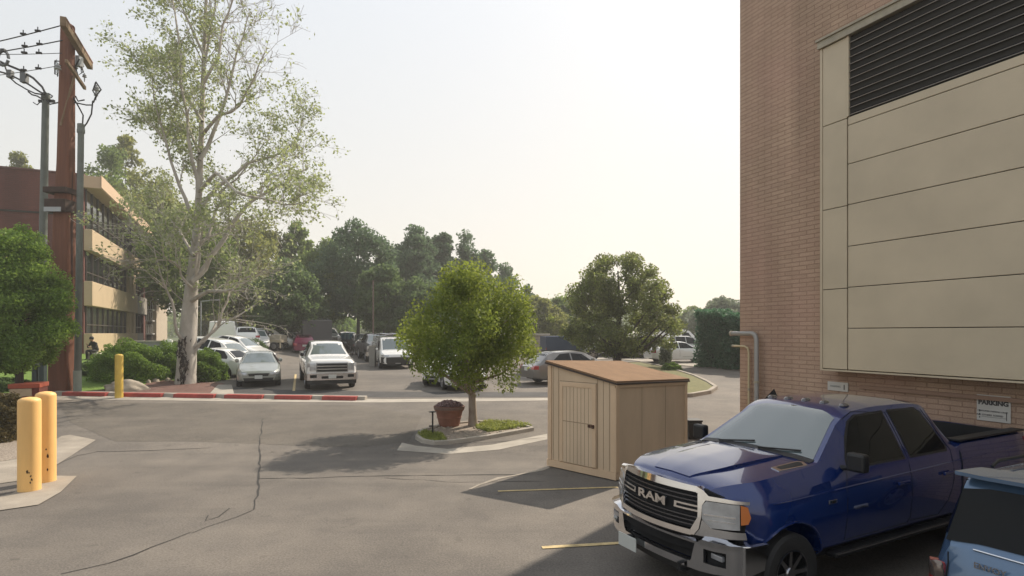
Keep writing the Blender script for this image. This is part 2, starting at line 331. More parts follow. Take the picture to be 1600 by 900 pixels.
# street in front of the far lot
drape('meadow',[(-400,95),(400,95),(400,900),(-400,900)],.012,M_FIELD)
drape('lawn',[(-60,22.6),(-17.6,22.6),(-15.6,24.6),(-15.2,27),(-18,35),(-20,50),(-60,50)],.02,M_LAWN)
drape('planting_bed',wob(G((84,613),(100,598),(150,585),(300,588),(352,600),(330,612),(250,613)),.05,.5,3),.012,M_MULCH)
drape('brick_pavement',G((212,613),(228,600),(262,594),(350,600),(330,616)),.024,M_PAVE,uvrot=.3)
drape('kerb_ramp',G((327,617),(341,602),(362,602),(366,618)),.03,M_CONC)
drape('concrete_gutter',G((88,616),(200,617),(400,620),(600,624),(860,622),(860,626),(600,629),(400,628),(200,625),(88,625)),.006,M_CONC)
drape('dark_asphalt_patch',G((364,606),(440,609),(600,612),(858,613),(858,620),(600,621),(400,618),(364,616)),.004,M_SEAL)
drape('street_patch',G((90,628),(560,633),(660,650),(640,690),(560,700),(300,690),(180,690),(110,660)),.003,M_ASPH2)
# kerb with red painted lengths
def kerb(name,pts,w_=.16,h=.12,m=M_CONC,closed=False,parent=None,z0=-.02,kind='structure'):
    P2=[Vector((p[0],p[1])) for p in pts]; n=len(P2); v=[];f=[]
    for i,p in enumerate(P2):
        a=P2[(i-1)%n] if closed else P2[max(i-1,0)]; b=P2[(i+1)%n] if closed else P2[min(i+1,n-1)]
        t=(b-a).normalized(); nn=Vector((-t.y,t.x))
        for s,zz in ((-.5,z0),(-.40,h),(.40,h),(.5,z0)):
            q=p+nn*w_*s; v.append((q.x,q.y,g(q.x,q.y)+zz))
    rng=range(n if closed else n-1)
    for i in rng:
        j=(i+1)%n
        for k in range(3): f.append((i*4+k,j*4+k,j*4+k+1,i*4+k+1))
    if not closed: f+=[(0,1,2,3),(n*4-1,n*4-2,n*4-3,n*4-4)]
    bm_=raw(name,v,f,m,parent,bevel=.015)
    if parent is None: bm_['kind']=kind
    return bm_
kl=[gp(86+ i*(572-86)/24, 616.5+ i*(8.0)/24)[:2] for i in range(25)]
kb=kerb('kerb',kl,.30,.13,M_CONC)
for i,(a,b) in enumerate(((101,168),(189,255),(274,337),(353,412),(431,487),(505,558))):
    pts=[gp(x, 617.0+(x-86)*8.0/486+.5)[:2] for x in np.linspace(a,b,6)]
    kerb('red_kerb_marking',pts,.31,.138,M_RED,z0=.0)
# cracks
def crack(*pp,w_=.035,seed=1,jag=.03): strip('tar_crack',G(*pp),w_,.006,M_CRACK,jag=jag,seed=seed)
crack((410,655),(406,690),(405,720),(404,748),(402,775),(394,797),w_=.034,seed=2)
crack((404,748),(500,747),(600,744),(700,743),(850,741),w_=.035,seed=3)
crack((600,747),(720,754),(852,752),w_=.02,seed=9)
crack((300,832),(240,856),(170,880),(95,898),w_=.03,seed=4)
crack((358,795),(340,808),(322,814),(322,806),w_=.018,seed=5)
crack((150,706),(240,704),(330,700),w_=.03,seed=6)
crack((88,727),(120,712),(150,706),w_=.03,seed=7)
crack((690,694),(760,692),(852,684),w_=.03,seed=8)
crack((300,834),(390,800),(394,797),w_=.015,seed=11)
# stall lines and the patched joint by the shed
strip('parking_line',G((778,768),(965,762)),.07,.009,M_YEL,jag=0)
strip('parking_line',G((847,857),(1000,848)),.085,.009,M_YEL)
strip('joint_patch',G((732,765),(762,752),(800,745),(858,731)),.12,.007,M_CONCP,jag=.05,seed=4)
strip('parking_line',G((459,611),(462,585)),.10,.008,M_YEL)
drape('sealed_bay',wob(G((735,764),(765,751),(857,731),(965,752),(1010,740),(1200,700),(1500,720),(1700,800),(1700,1100),(1100,1100),(1010,850),(960,820),(860,800)),.03,.8,2)[:],.003,M_SEAL) if False else None
# left concrete apron and gravel
drape('concrete_apron',G((-60,722),(38,716),(96,682),(110,680),(150,688),(118,708),(88,727),(60,742),(30,752),(-60,765)),.010,M_CONCP)
drape('bollard_pad',G((-60,790),(20,772),(60,744),(120,745),(95,770),(60,790),(-10,800),(-60,806)),.013,M_CONCP)
drape('gravel_bed',wob(G((-80,735),(40,716),(92,683),(60,668),(-80,660)),.05,.4,5),.016,M_GRAV)
# near island
ISL=G((652,686),(662,692),(680,695),(700,694),(760,686),(832,673),(815,667),(745,662),(690,668),(660,676))
drape('island_gravel',ISL,.06,M_GRAV)
kerb('island_kerb',ISL+[ISL[0]],.13,.10,M_CONC)
drape('island_gutter',G((628,692),(650,697),(700,702),(770,695),(855,678),(855,687),(780,703),(700,710),(620,704)),.005,M_CONC)
# right island beyond the shed
IS2=G((900,572),(1000,568),(1048,578),(1085,590),(1106,600),(1118,608),(1108,615),(1080,620),(1000,622),(900,620))
drape('island_turf',IS2,.10,M_GRASSDRY)
kerb('island_kerb',IS2+[IS2[0]],.2,.14,M_CONCP)
IS3=G((860,566),(960,561),(1060,571),(1160,580),(1160,575),(1060,565),(960,556),(860,560))
drape('kerb_walk',IS3,.03,M_CONCP)
# ---------------------------------------------------------------- right building
DW=Vector((-.41,.912)).normalized(); NW=Vector((-DW.y,DW.x)); CORNER=Vector((5.09,12.86))
if NW.x>0: NW=-NW
def wall_xy(px,off=0):               # point of the wall (pushed out by off) on the picture column px
    r=(px-800)/900; c=CORNER+NW*off
    t=(c.x-r*c.y)/(r*DW.y-DW.x); return c+DW*t
def WZ(px,py,off=0): q=wall_xy(px,off); return H-(py-520)/900*q.y
bld=empty('brick_building',(CORNER.x,CORNER.y,0),0,'tall windowless brown brick building filling the right side, with a tan metal screen and louvers','building')
def uvbox_wall(name,a,b,z0,z1,m,parent,origin,thick=.3,inward=None):
    a=Vector(a);b=Vector(b);L=(b-a).length; n=inward*thick
    v=[(a.x,a.y,z0),(b.x,b.y,z0),(b.x,b.y,z1),(a.x,a.y,z1)]; v+=[(p[0]+n.x,p[1]+n.y,p[2]) for p in v]
    f=[(0,1,2,3),(5,4,7,6),(4,0,3,7),(1,5,6,2),(3,2,6,7),(4,5,1,0)]
    o=raw(name,v,f,m,parent,origin=origin); uv=o.data.uv_layers.new(name='UVMap')
    for poly in o.data.polygons:
        for li,vi in zip(poly.loop_indices,poly.vertices):
            c=o.data.vertices[vi].co; wc=Vector((c.x+origin[0],c.y+origin[1]))-a
            uv.data[li].uv=(wc.dot((b-a).normalized())+wc.dot(inward), c.z+origin[2])
    return o
O3=(CORNER.x,CORNER.y,0); IN=-NW; TOP=13.5
e1=CORNER; e2=CORNER-DW*34
uvbox_wall('wall',e1,e2,-.2,TOP,M_BRICKR,bld,O3,.35,IN)
uvbox_wall('wall',e1+IN*.352,e1+IN*22,-.2,TOP-.003,M_BRICKR,bld,O3,.35,-DW)
uvbox_wall('wall',e2+IN*.352,e2+IN*22,-.2,TOP-.003,M_BRICKR,bld,O3,.35,DW)
uvbox_wall('wall',e1+IN*22.01,e2+IN*22.01,-.2,TOP-.003,M_BRICKR,bld,O3,.35,IN)
q=[e1-DW*.2+IN*.2,e2+DW*.2+IN*.2,e2+DW*.2+IN*22,e1-DW*.2+IN*22]
MB().prism([(p.x-O3[0],p.y-O3[1]) for p in q],TOP-.5,TOP-.3).build('roof',M_SHEDROOF,bld)
# frame for things on the wall: local x runs along the wall toward the camera, y outward, z up
WF=Matrix(((-DW.x,NW.x,0,0),(-DW.y,NW.y,0,0),(0,0,1,0),(0,0,0,1)))
def sx(px,off=0): return (wall_xy(px,off)-CORNER-NW*off).dot(-DW)     # distance from the corner along the wall
OFF=.38
xa=sx(1282,OFF); xb=sx(1324,OFF); zb=WZ(1324,578,OFF); zt=WZ(1282,78,OFF); zl=WZ(1325,182,OFF); xe=16.0
scr=empty('metal_screen',(0,0,0)); scr.parent=bld
MB().box(xa+.03,xe,.02,OFF-.03,zb+.02,zt-.02,WF).build('backing',M_SEAM,scr)
zs=[WZ(1325,y,OFF) for y in (578,513,449,385,320,256.6,196,183)]
for i in range(7):
    for p0,p1 in ((0,0),):
        L0=xb+.012; seg=7.2
        while L0<xe:
            L1=min(L0+seg,xe); MB().box(L0,L1-.012,OFF-.06,OFF,zs[i]+.006,zs[i+1]-.006,WF).build('panel',M_PANEL,scr,bevel=.006); L0=L1
zc=[zb,WZ(1287,453,OFF),WZ(1287,329,OFF),WZ(1287,198,OFF),zt]
for a,b in zip(zc[:-1],zc[1:]):
    MB().box(xa+.05,xb-.008,OFF-.06,OFF+.004,a+.006,b-.006,WF).build('panel',M_PANEL,scr,bevel=.006)
MB().box(xa,xa+.045,.01,OFF+.012,zb-.01,zt,WF).box(xa,xe,.01,OFF+.012,zb-.035,zb-.008,WF).build('edge_trim',M_PANEL,scr)
MB().box(xa-.03,xe,.0,OFF+.05,zt+.004,zt+.13,WF).box(xa-.05,xe,.0,OFF+.08,zt+.133,zt+.17,WF).build('flashing',M_FLASH,scr)
MB().box(xb+.03,xe,.05,OFF-.16,zs[-1]+.02,zt-.03,WF).build('louver_recess',M_LOUVD,scr)
MB().box(xb-.006,xb+.03,OFF-.15,OFF+.012,zl,zt,WF).build('louver_jamb',M_PANEL,scr)
nb=11; hh=(zt-.02-zl)/nb
lm=[]
for i in range(nb):
    z=zl+.02+i*hh; T=WF@Matrix.Translation((0,OFF-.07,z+hh*.5))@Matrix.Rotation(R(-42),4,'X')
    MB().box(xb+.032,xe,-.09,.09,-.004,.004,T).build('louver_blade',M_LOUV,scr); MB().box(xb+.033,xe-.002,.0905,.098,-.006,.006,T).build('louver_lip',M_LIP,scr)
# ledge band under the screen
MB().box(sx(1340,.1),xe,.005,.06,zb-.34,zb-.28,WF).build('ledge',M_BRICKR,bld)
# pipes on the corner
def wallw(along,out,z): p=WF@Vector((along,out,z)); return Vector((p.x+CORNER.x,p.y+CORNER.y,p.z))
def pipe(name,label,r,zt_,xr,m,out,flr=0):
    o3=tuple(wallw(xr,out,0)); e=empty(name,o3,0,label,'pipe')
    a=wallw(-.16,out,zt_)-Vector(o3); b=wallw(xr-.12,out,zt_)-Vector(o3); c=wallw(xr,out,zt_-.12)-Vector(o3)
    mid=(wallw(xr-.035,out,zt_-.035)-Vector(o3)); d=wallw(xr,out,0)-Vector(o3)
    MB().tube([a,b,mid,c,d],r,10).build('tube',m,e,auto=40)
    for p,q in ((a,b),(c,d)):
        for t in ((.06,) if p is a else (.35,.7)):
            x=p.lerp(q,t); dr=(q-p).normalized()*.025; MB().tube([x-dr,x+dr],r*1.22,10).build('bracket',M_FLASH,e)
    return e
zp=WZ(1160,521,.1)
pipe('grey_downpipe','thick grey pipe bent down the corner of the brown brick building',.05,zp,sx(1182,.12),mat('grey_pipe',(.33,.32,.30),.5,.3),.12)
pipe('gas_pipe','thin pale yellow pipe beside the thicker grey pipe on the brick corner',.024,WZ(1160,541,.08),sx(1169,.08),mat('cream_pipe',(.50,.42,.26),.5),.06)
# signs
def txt(name,s,size,M,m,parent,ext=.002,align='CENTER',bold=0):
    c=bpy.data.curves.new(name,'FONT'); c.body=s; c.size=size; c.extrude=ext; c.align_x=align; c.align_y='CENTER'; c.offset=bold
    o=bpy.data.objects.new(name+'_tmp',c); COL.objects.link(o); dg=bpy.context.evaluated_depsgraph_get(); dg.update()
    me=bpy.data.meshes.new_from_object(o.evaluated_get(dg)); bpy.data.objects.remove(o)
    me.transform(M); me.materials.clear(); me.materials.append(m); p=bpy.data.objects.new(name,me); COL.objects.link(p); p.parent=parent; return p
M_SIGN=mat('sign_white',(.55,.53,.49),.5,noise=.05,nscale=3); M_INK=mat('sign_ink',(.06,.055,.055),.6)
def sign(px0,px1,py0,py1,label,kind):
    x0,x1=sx(px0,.02),sx(px1,.02); m_=(px0+px1)/2; z1=WZ(m_,py0,.02); z0=WZ(m_,py1,.02); cx=(x0+x1)/2; cz=(z0+z1)/2
    o3=wallw(cx,0,cz); e=empty('wall_sign',tuple(o3),0,label,'sign')
    Mx=WF@Matrix.Rotation(R(90),4,'X')      # text plane: x along wall, y up ; mirrored so that it reads from the street
    w_,h_=(x1-x0),(z1-z0)
    MB().box(-w_/2,w_/2,.004,.02,-h_/2,h_/2,WF).build('plate',M_SIGN,e,bevel=.004)
    T=WF@Matrix(((1,0,0,0),(0,0,1,.022),(0,1,0,0),(0,0,0,1)))
    if kind==1:
        txt('lettering','PARKING',h_*.235,T@Matrix.Translation((0,h_*.20,0)),M_INK,e,bold=.004)
        txt('lettering','CUSTOMER PARKING ONLY',h_*.078,T@Matrix.Translation((-.02*w_,-h_*.12,0)),M_INK,e)
        txt('lettering','ALL OTHERS TOWED',h_*.09,T@Matrix.Translation((-.1*w_,-h_*.27,0)),M_INK,e)
        mb=MB()
        for a,b,c,d in ((-.42,-.39,-.08,-.16),(-.42,-.39,-.22,-.29),(-.42,-.39,-.34,-.40),(.38,.40,-.42,-.08),(-.35,.38,-.345,-.335)):
            mb.box(a*w_,b*w_,.0215,.023,c*h_,d*h_,WF)
        mb.build('rule_marks',M_INK,e)
    else:
        txt('lettering','PARKING',h_*.30,T@Matrix.Translation((-.1*w_,.0,0)),mat('faded_ink',(.25,.26,.25),.6),e)
        MB().box(.30*w_,.34*w_,.0215,.023,-.3*h_,.25*h_,WF).build('mark',M_INK,e)
    return e
sign(1526,1579,618,659,'white parking sign with black letters on the brick wall above the pickup bed',1)
sign(1293,1325,597,611,'small faded white sign on the brick wall just above the blue pickup roof',2)
# ---------------------------------------------------------------- left building
C0=Vector((-26.77,36.0)); LZ=.6
LB=empty('office_building',(C0.x,C0.y,0),0,'three storey red brick office building with beige concrete bands behind the utility pole','building')
DD=DW; EE=Vector((DW.y,-DW.x))           # bands face runs along DD; brick front runs along -EE
if EE.x<0: EE=-EE
OL=(C0.x,C0.y,0)
def lz(py): return H-(py-520)/900*36.0
top=lz(274)
Lb=20.5
uvbox_wall('wall',C0-EE*34,C0,-.5,top,M_BRICKL,LB,OL,.4,DD)
# end pier and core behind the glass
c1=C0+DD*Lb
MB().box(-34,-.42,.45,Lb,-.5,top-.35,Matrix(((EE.x,DD.x,0,0),(EE.y,DD.y,0,0),(0,0,1,0),(0,0,0,1)))).build('core',M_SEAM,LB)
BF=Matrix(((DD.x,EE.x,0,0),(DD.y,EE.y,0,0),(0,0,1,0),(0,0,0,1)))    # x along the face, y out of it
M_BAND=mat('beige_band',(.44,.34,.22),.8,noise=.06,nscale=1,bump=.1,bscale=8); M_BANDG=mat('grey_band',(.27,.25,.22),.8,noise=.06,nscale=1)
bands=[(lz(391),lz(357.5)),(lz(477.5),lz(439)),(lz(556),lz(521))]
for i,(a,b) in enumerate(bands):
    MB().box(.0,Lb*(1.0 if i==0 else .76),.0,.45,a,b,BF).build('concrete_band',M_BAND,LB,bevel=.03)
    if i: MB().box(Lb*.762,Lb*(1.0 if i==1 else .9),.0,.45,a,b,BF).build('concrete_band',M_BANDG,LB,bevel=.03)
MB().box(-.1,Lb+.2,.0,.9,top-.75,top-.02,BF).box(-.1,Lb+.25,.85,.95,top-.7,top+.06,BF).build('roof_fascia',mat('fascia_beige',(.50,.36,.24),.7),LB)
wz=[(bands[0][1],top-.76),(bands[1][1],bands[0][0]),(bands[2][1],bands[1][0])]
for i,(a,b) in enumerate(wz):
    for s0,s1 in ((.35,Lb*.62),(Lb*.78,Lb*.95)):
        wn=MB().box(s0,s1,-.02,.02,a+.01,b-.01,BF).build('window',M_BGLASS,LB)
        mb=MB(); n=max(2,int((s1-s0)/1.5))
        for k in range(n+1):
            x=s0+(s1-s0)*k/n; mb.box(x-.04,x+.04,.02,.09,a+.012,b-.012,BF)
        mb.box(s0,s1,.021,.085,a+(b-a)*.30,a+(b-a)*.30+.06,BF)
        mb.build('mullion',mat('dark_mullion',(.07,.06,.05),.5),wn)
    if i: MB().box(Lb*.625,Lb*.675,-.02,.28,a+.003,b-.003,BF).box(Lb*.72,Lb*.765,-.02,.28,a+.003,b-.003,BF).build('beige_pier',M_BAND,LB)
    if i: MB().box(Lb*.68,Lb*.715,-.02,.05,a+.004,b-.004,BF).build('window',M_BGLASS,LB)
p=C0+DD*(Lb*.955); uvbox_wall('brick_pier',p+EE*.3,p+DD*(Lb*.045)+EE*.3,-.5,bands[0][0]-.01,M_BRICKL,LB,OL,.4,-EE)
# drip joint and downpipe on brick front
MB().box(-34,-.05,.004,.05,lz(338),lz(335.5),Matrix(((EE.x,-DD.x,0,0),(EE.y,-DD.y,0,0),(0,0,1,0),(0,0,0,1)))).build('joint_strip',M_SEAM,LB)
MB().box(-34,.02,-.06,.42,top+.003,top+.10,Matrix(((EE.x,DD.x,0,0),(EE.y,DD.y,0,0),(0,0,1,0),(0,0,0,1)))).build('coping',M_BRICKL and mat('coping',(.12,.05,.04),.7),LB)
# ---------------------------------------------------------------- shed
A=Vector(gp(857,729)[:2]); B=Vector(gp(962,752)[:2]); dAB=(B-A).normalized(); pp=Vector((-dAB.y,dAB.x)); 
if pp.y<0: pp=-pp
LS=2.55*2.75/2.65; LWd=(B-A).length
hA=2.75-44.5*A.y/900; hB=2.75-75.5*B.y/900; drp=.10
SH=empty('storage_shed',(A.x,A.y,0),0,'tan wooden lean-to shed with a slanted brown roof on the parking lot','shed')
SM=Matrix(((dAB.x,pp.x,0,0),(dAB.y,pp.y,0,0),(0,0,1,0),(0,0,0,1)))   # x along front, y into depth
W_=LWd
def shz(x,y): return hA+(hB-hA)*x/W_-drp*y/LS
v=[SM@Vector(q) for q in [(0,0,.05),(W_,0,.05),(W_,LS,.05),(0,LS,.05),(0,0,shz(0,0)-.03),(W_,0,shz(W_,0)-.03),(W_,LS,shz(W_,LS)-.03),(0,LS,shz(0,LS)-.03)]]
raw('wall',v,[(3,2,1,0),(4,5,6,7),(0,1,5,4),(1,2,6,5),(2,3,7,6),(3,0,4,7)],M_SIDING,SH)
ov=.045
v=[];  
for z in (0,.035):
    for x,y in ((-ov,-ov),(W_+ov,-ov),(W_+ov,LS+ov),(-ov,LS+ov)): v.append(SM@Vector((x,y,shz(x,y)-.025+z)))
raw('roof',v,[(3,2,1,0),(4,5,6,7),(0,1,5,4),(1,2,6,5),(2,3,7,6),(3,0,4,7)],M_SHEDROOF,SH)
v=[]
for z in (-.034,-.002):
    for x,y in ((-ov-.01,-ov-.01),(W_+ov+.01,-ov-.01),(W_+ov+.01,LS+ov+.01),(-ov-.01,LS+ov+.01)): v.append(SM@Vector((x,y,shz(x,y)-.025+z)))
raw('drip_edge',v,[(3,2,1,0),(4,5,6,7),(0,1,5,4),(1,2,6,5),(2,3,7,6),(3,0,4,7)],mat('dark_drip_edge',(.05,.035,.028),.7),SH)
mb=MB()
def tb(x0,x1,z0,z1,d=.022): mb.box(x0,x1,-d,-.002,z0,z1,SM)
tb(-.0,.09,.16,shz(.09,0)-.08); tb(W_-.09,W_+.0,.16,shz(W_,0)-.09); tb(-.02,W_+.02,.02,.155,.028)
mb.box(W_+.002,W_+.024,-.02,.09,.16,shz(W_,0)-.13,SM); mb.box(W_+.002,W_+.022,.0,LS,.02,.14,SM); mb.box(W_+.002,W_+.022,LS-.09,LS,.16,shz(W_,LS)-.13,SM)
mb.build('corner_trim',M_TRIM,SH)
v=[]
for dy in (.002,.03):
    for y in (0,LS): v+= [SM@Vector((W_+dy,y,shz(W_,y)-.125)),SM@Vector((W_+dy,y,shz(W_,y)-.035))]
raw('fascia',v,[(0,2,3,1),(4,5,7,6),(0,1,5,4),(2,6,7,3),(1,3,7,5),(0,4,6,2)],M_TRIM,SH)
# siding grooves on front
mb=MB()
for k in range(1,12):
    x=W_*k/12
    if .20*W_<x<.74*W_: continue
    mb.box(x-.004,x+.004,-.006,.002,.16,shz(x,0)-.06,SM)
for k in (1,2):
    y=LS*k/3; mb.box(W_-.002,W_+.004,y-.003,y+.003,.15,shz(W_,y)-.13,SM)
mb.build('groove',mat('siding_groove',(.32,.24,.16),.8),SH)
dz1=1.74*hA/2.12
DR=MB().box(.20*W_,.745*W_,-.034,-.003,.17,dz1,SM).build('door',M_SIDING,SH,bevel=.006)
mb=MB()
for x0,x1,z0,z1 in ((.205,.25,.18,dz1-.01),(.69,.74,.18,dz1-.01),(.25,.69,dz1-.09,dz1-.01)): mb.box(x0*W_,x1*W_,-.047,-.035,z0,z1,SM)
mb.build('door_frame',M_TRIM,DR,bevel=.004)
mb=MB()
for k in range(1,8):
    x=(.25+.44*k/8)*W_; mb.box(x-.004,x+.004,-.037,-.0345,.18,dz1-.10,SM)
mb.box(.245*W_,.69*W_,-.040,-.0345,.985,.998,SM)
mb.box(.19*W_,.198*W_,-.01,.0,.17,dz1+.01,SM).box(.747*W_,.755*W_,-.01,.0,.17,dz1+.01,SM).box(.19*W_,.755*W_,-.012,.0,dz1+.002,dz1+.012,SM)
mb.build('door_groove',mat('siding_groove',(.32,.24,.16),.8),DR)
MB().box(.635*W_,.675*W_,-.065,-.048,.93,.985,SM).box(.695*W_,.725*W_,-.085,-.048,.925,.99,SM).build('latch',mat('rusty_latch',(.09,.045,.03),.6,.4),DR,bevel=.005)
mb=MB()
for z in (): MB().box(.225*W_,.262*W_,-.056,-.048,z-.035,z+.035,SM).build('hinge',mat('rusty_latch',(.09,.045,.03),.6,.4),DR)
MB().box(.05,W_-.05,.05,LS-.05,.0,.05,SM).build('skid',M_DARK,SH)
# ---------------------------------------------------------------- vegetation
def leaves_mesh(name, C, size, m, rng, aspect=.55, up=.3, droop=0):
    n=len(C); N=rng.normal(size=(n,3)); N[:,2]+=up; N/=np.linalg.norm(N,axis=1)[:,None]
    A_=rng.normal(size=(n,3)); A_[:,2]-=droop; T=A_-N*(A_*N).sum(1)[:,None]; T/=np.linalg.norm(T,axis=1)[:,None]; Bn=np.cross(N,T)
    s=(size*rng.uniform(.6,1.35,n))[:,None]
    V=np.stack([C-T*s,C+Bn*s*aspect+N*s*.12,C+T*s,C-Bn*s*aspect+N*s*.12],1).reshape(-1,3)
    me=bpy.data.meshes.new(name); me.vertices.add(4*n); me.vertices.foreach_set('co',V.astype(np.float32).ravel())
    me.loops.add(4*n); me.loops.foreach_set('vertex_index',np.arange(4*n,dtype=np.int32))
    me.polygons.add(n); me.polygons.foreach_set('loop_start',np.arange(0,4*n,4,dtype=np.int32)); 
    me.update(calc_edges=True); me.materials.append(m); return me
def crown_obj(name, me, parent):
    o=bpy.data.objects.new(name,me); COL.objects.link(o); o.parent=parent; return o
def env_tree(name,label,cat,base,hgt,env,lm,bm_,ncl,nlf,clr,ls,tr,seed,group=None,trunk_h=None,lean=(0,0),up=.3,droop=0,flat=.8,limbs=14,skew=0,rz=0,lobed=.25):
    """env: list of (relative height, radius in m); clumps sit mostly near the envelope"""
    rng=np.random.default_rng(seed); e=empty(name,base,rz,label,cat,group)
    hs_=np.array([k[0] for k in env]); rs=np.array([k[1] for k in env]); 
    wts=rs**1.3+.05; cen=[]; ph=rng.uniform(0,6.28,6)
    while len(cen)<ncl:
        h=rng.uniform(hs_[0],hs_[-1]); r=np.interp(h,hs_,rs)
        if rng.uniform()>(r**1.2)/(rs.max()**1.2)+.08: continue
        a=rng.uniform(0,2*math.pi)
        lob=1+lobed*(math.sin(2*a+ph[0]+h*5)*.5+math.sin(3*a+ph[1]-h*8)*.5+rng.normal()*.25)
        q=math.sqrt(rng.uniform(.12,1))*r*lob
        cen.append((q*math.cos(a)+lean[0]*h*hgt, q*math.sin(a)+lean[1]*h*hgt, h*hgt))
    cen=np.array(cen); k=rng.uniform(.55,1.35,len(cen)); cnt=rng.multinomial(nlf,(k**2)/(k**2).sum())
    pts=np.concatenate([c+ np.array([1,1,flat])*(clr*kk)*(lambda d:d/np.linalg.norm(d,axis=1)[:,None]*(rng.uniform(0,1,(n,1))**.45))(rng.normal(size=(n,3))) for c,kk,n in zip(cen,k,cnt) if n>0])
    crown_obj('crown',leaves_mesh('crown',pts,ls,lm,rng,up=up,droop=droop),e)
    mb=MB(); th=(trunk_h or hs_[0]*hgt); top_=hgt*.88
    ax=lambda z:Vector((lean[0]*z+math.sin(z*.9+seed)*.04*tr*6,lean[1]*z+math.cos(z*.7+seed)*.04*tr*6,z))
    zz=np.linspace(-.1,top_,9); mb.tube([ax(z) for z in zz],[tr*(1.25 if i==0 else 1)*(1-.85*max(0,z)/top_) for i,z in enumerate(zz)],8)
    idx=rng.choice(len(cen),min(limbs,len(cen)),replace=False)
    for i in idx:
        c=Vector(cen[i]); z0=max(th*.8,c.z-rng.uniform(.25,.5)*(Vector((c.x,c.y)).length+1)); z0=min(z0,top_*.9); a=ax(z0); r0=tr*(1-.85*z0/top_)*.55
        m_=a.lerp(c,.5)+Vector((rng.normal()*.1,rng.normal()*.1,-.1*(c-a).length)); mb.tube([a,m_,c],[r0,r0*.6,r0*.2],5)
    o=mb.build('trunk',bm_,e,auto=60)
    return e
def copytree_at(src,base,rz,sc,label):
    c=copy_tree(src); c.location=base; c.rotation_euler=(0,0,rz); c.scale=sc; c['label']=label; return c
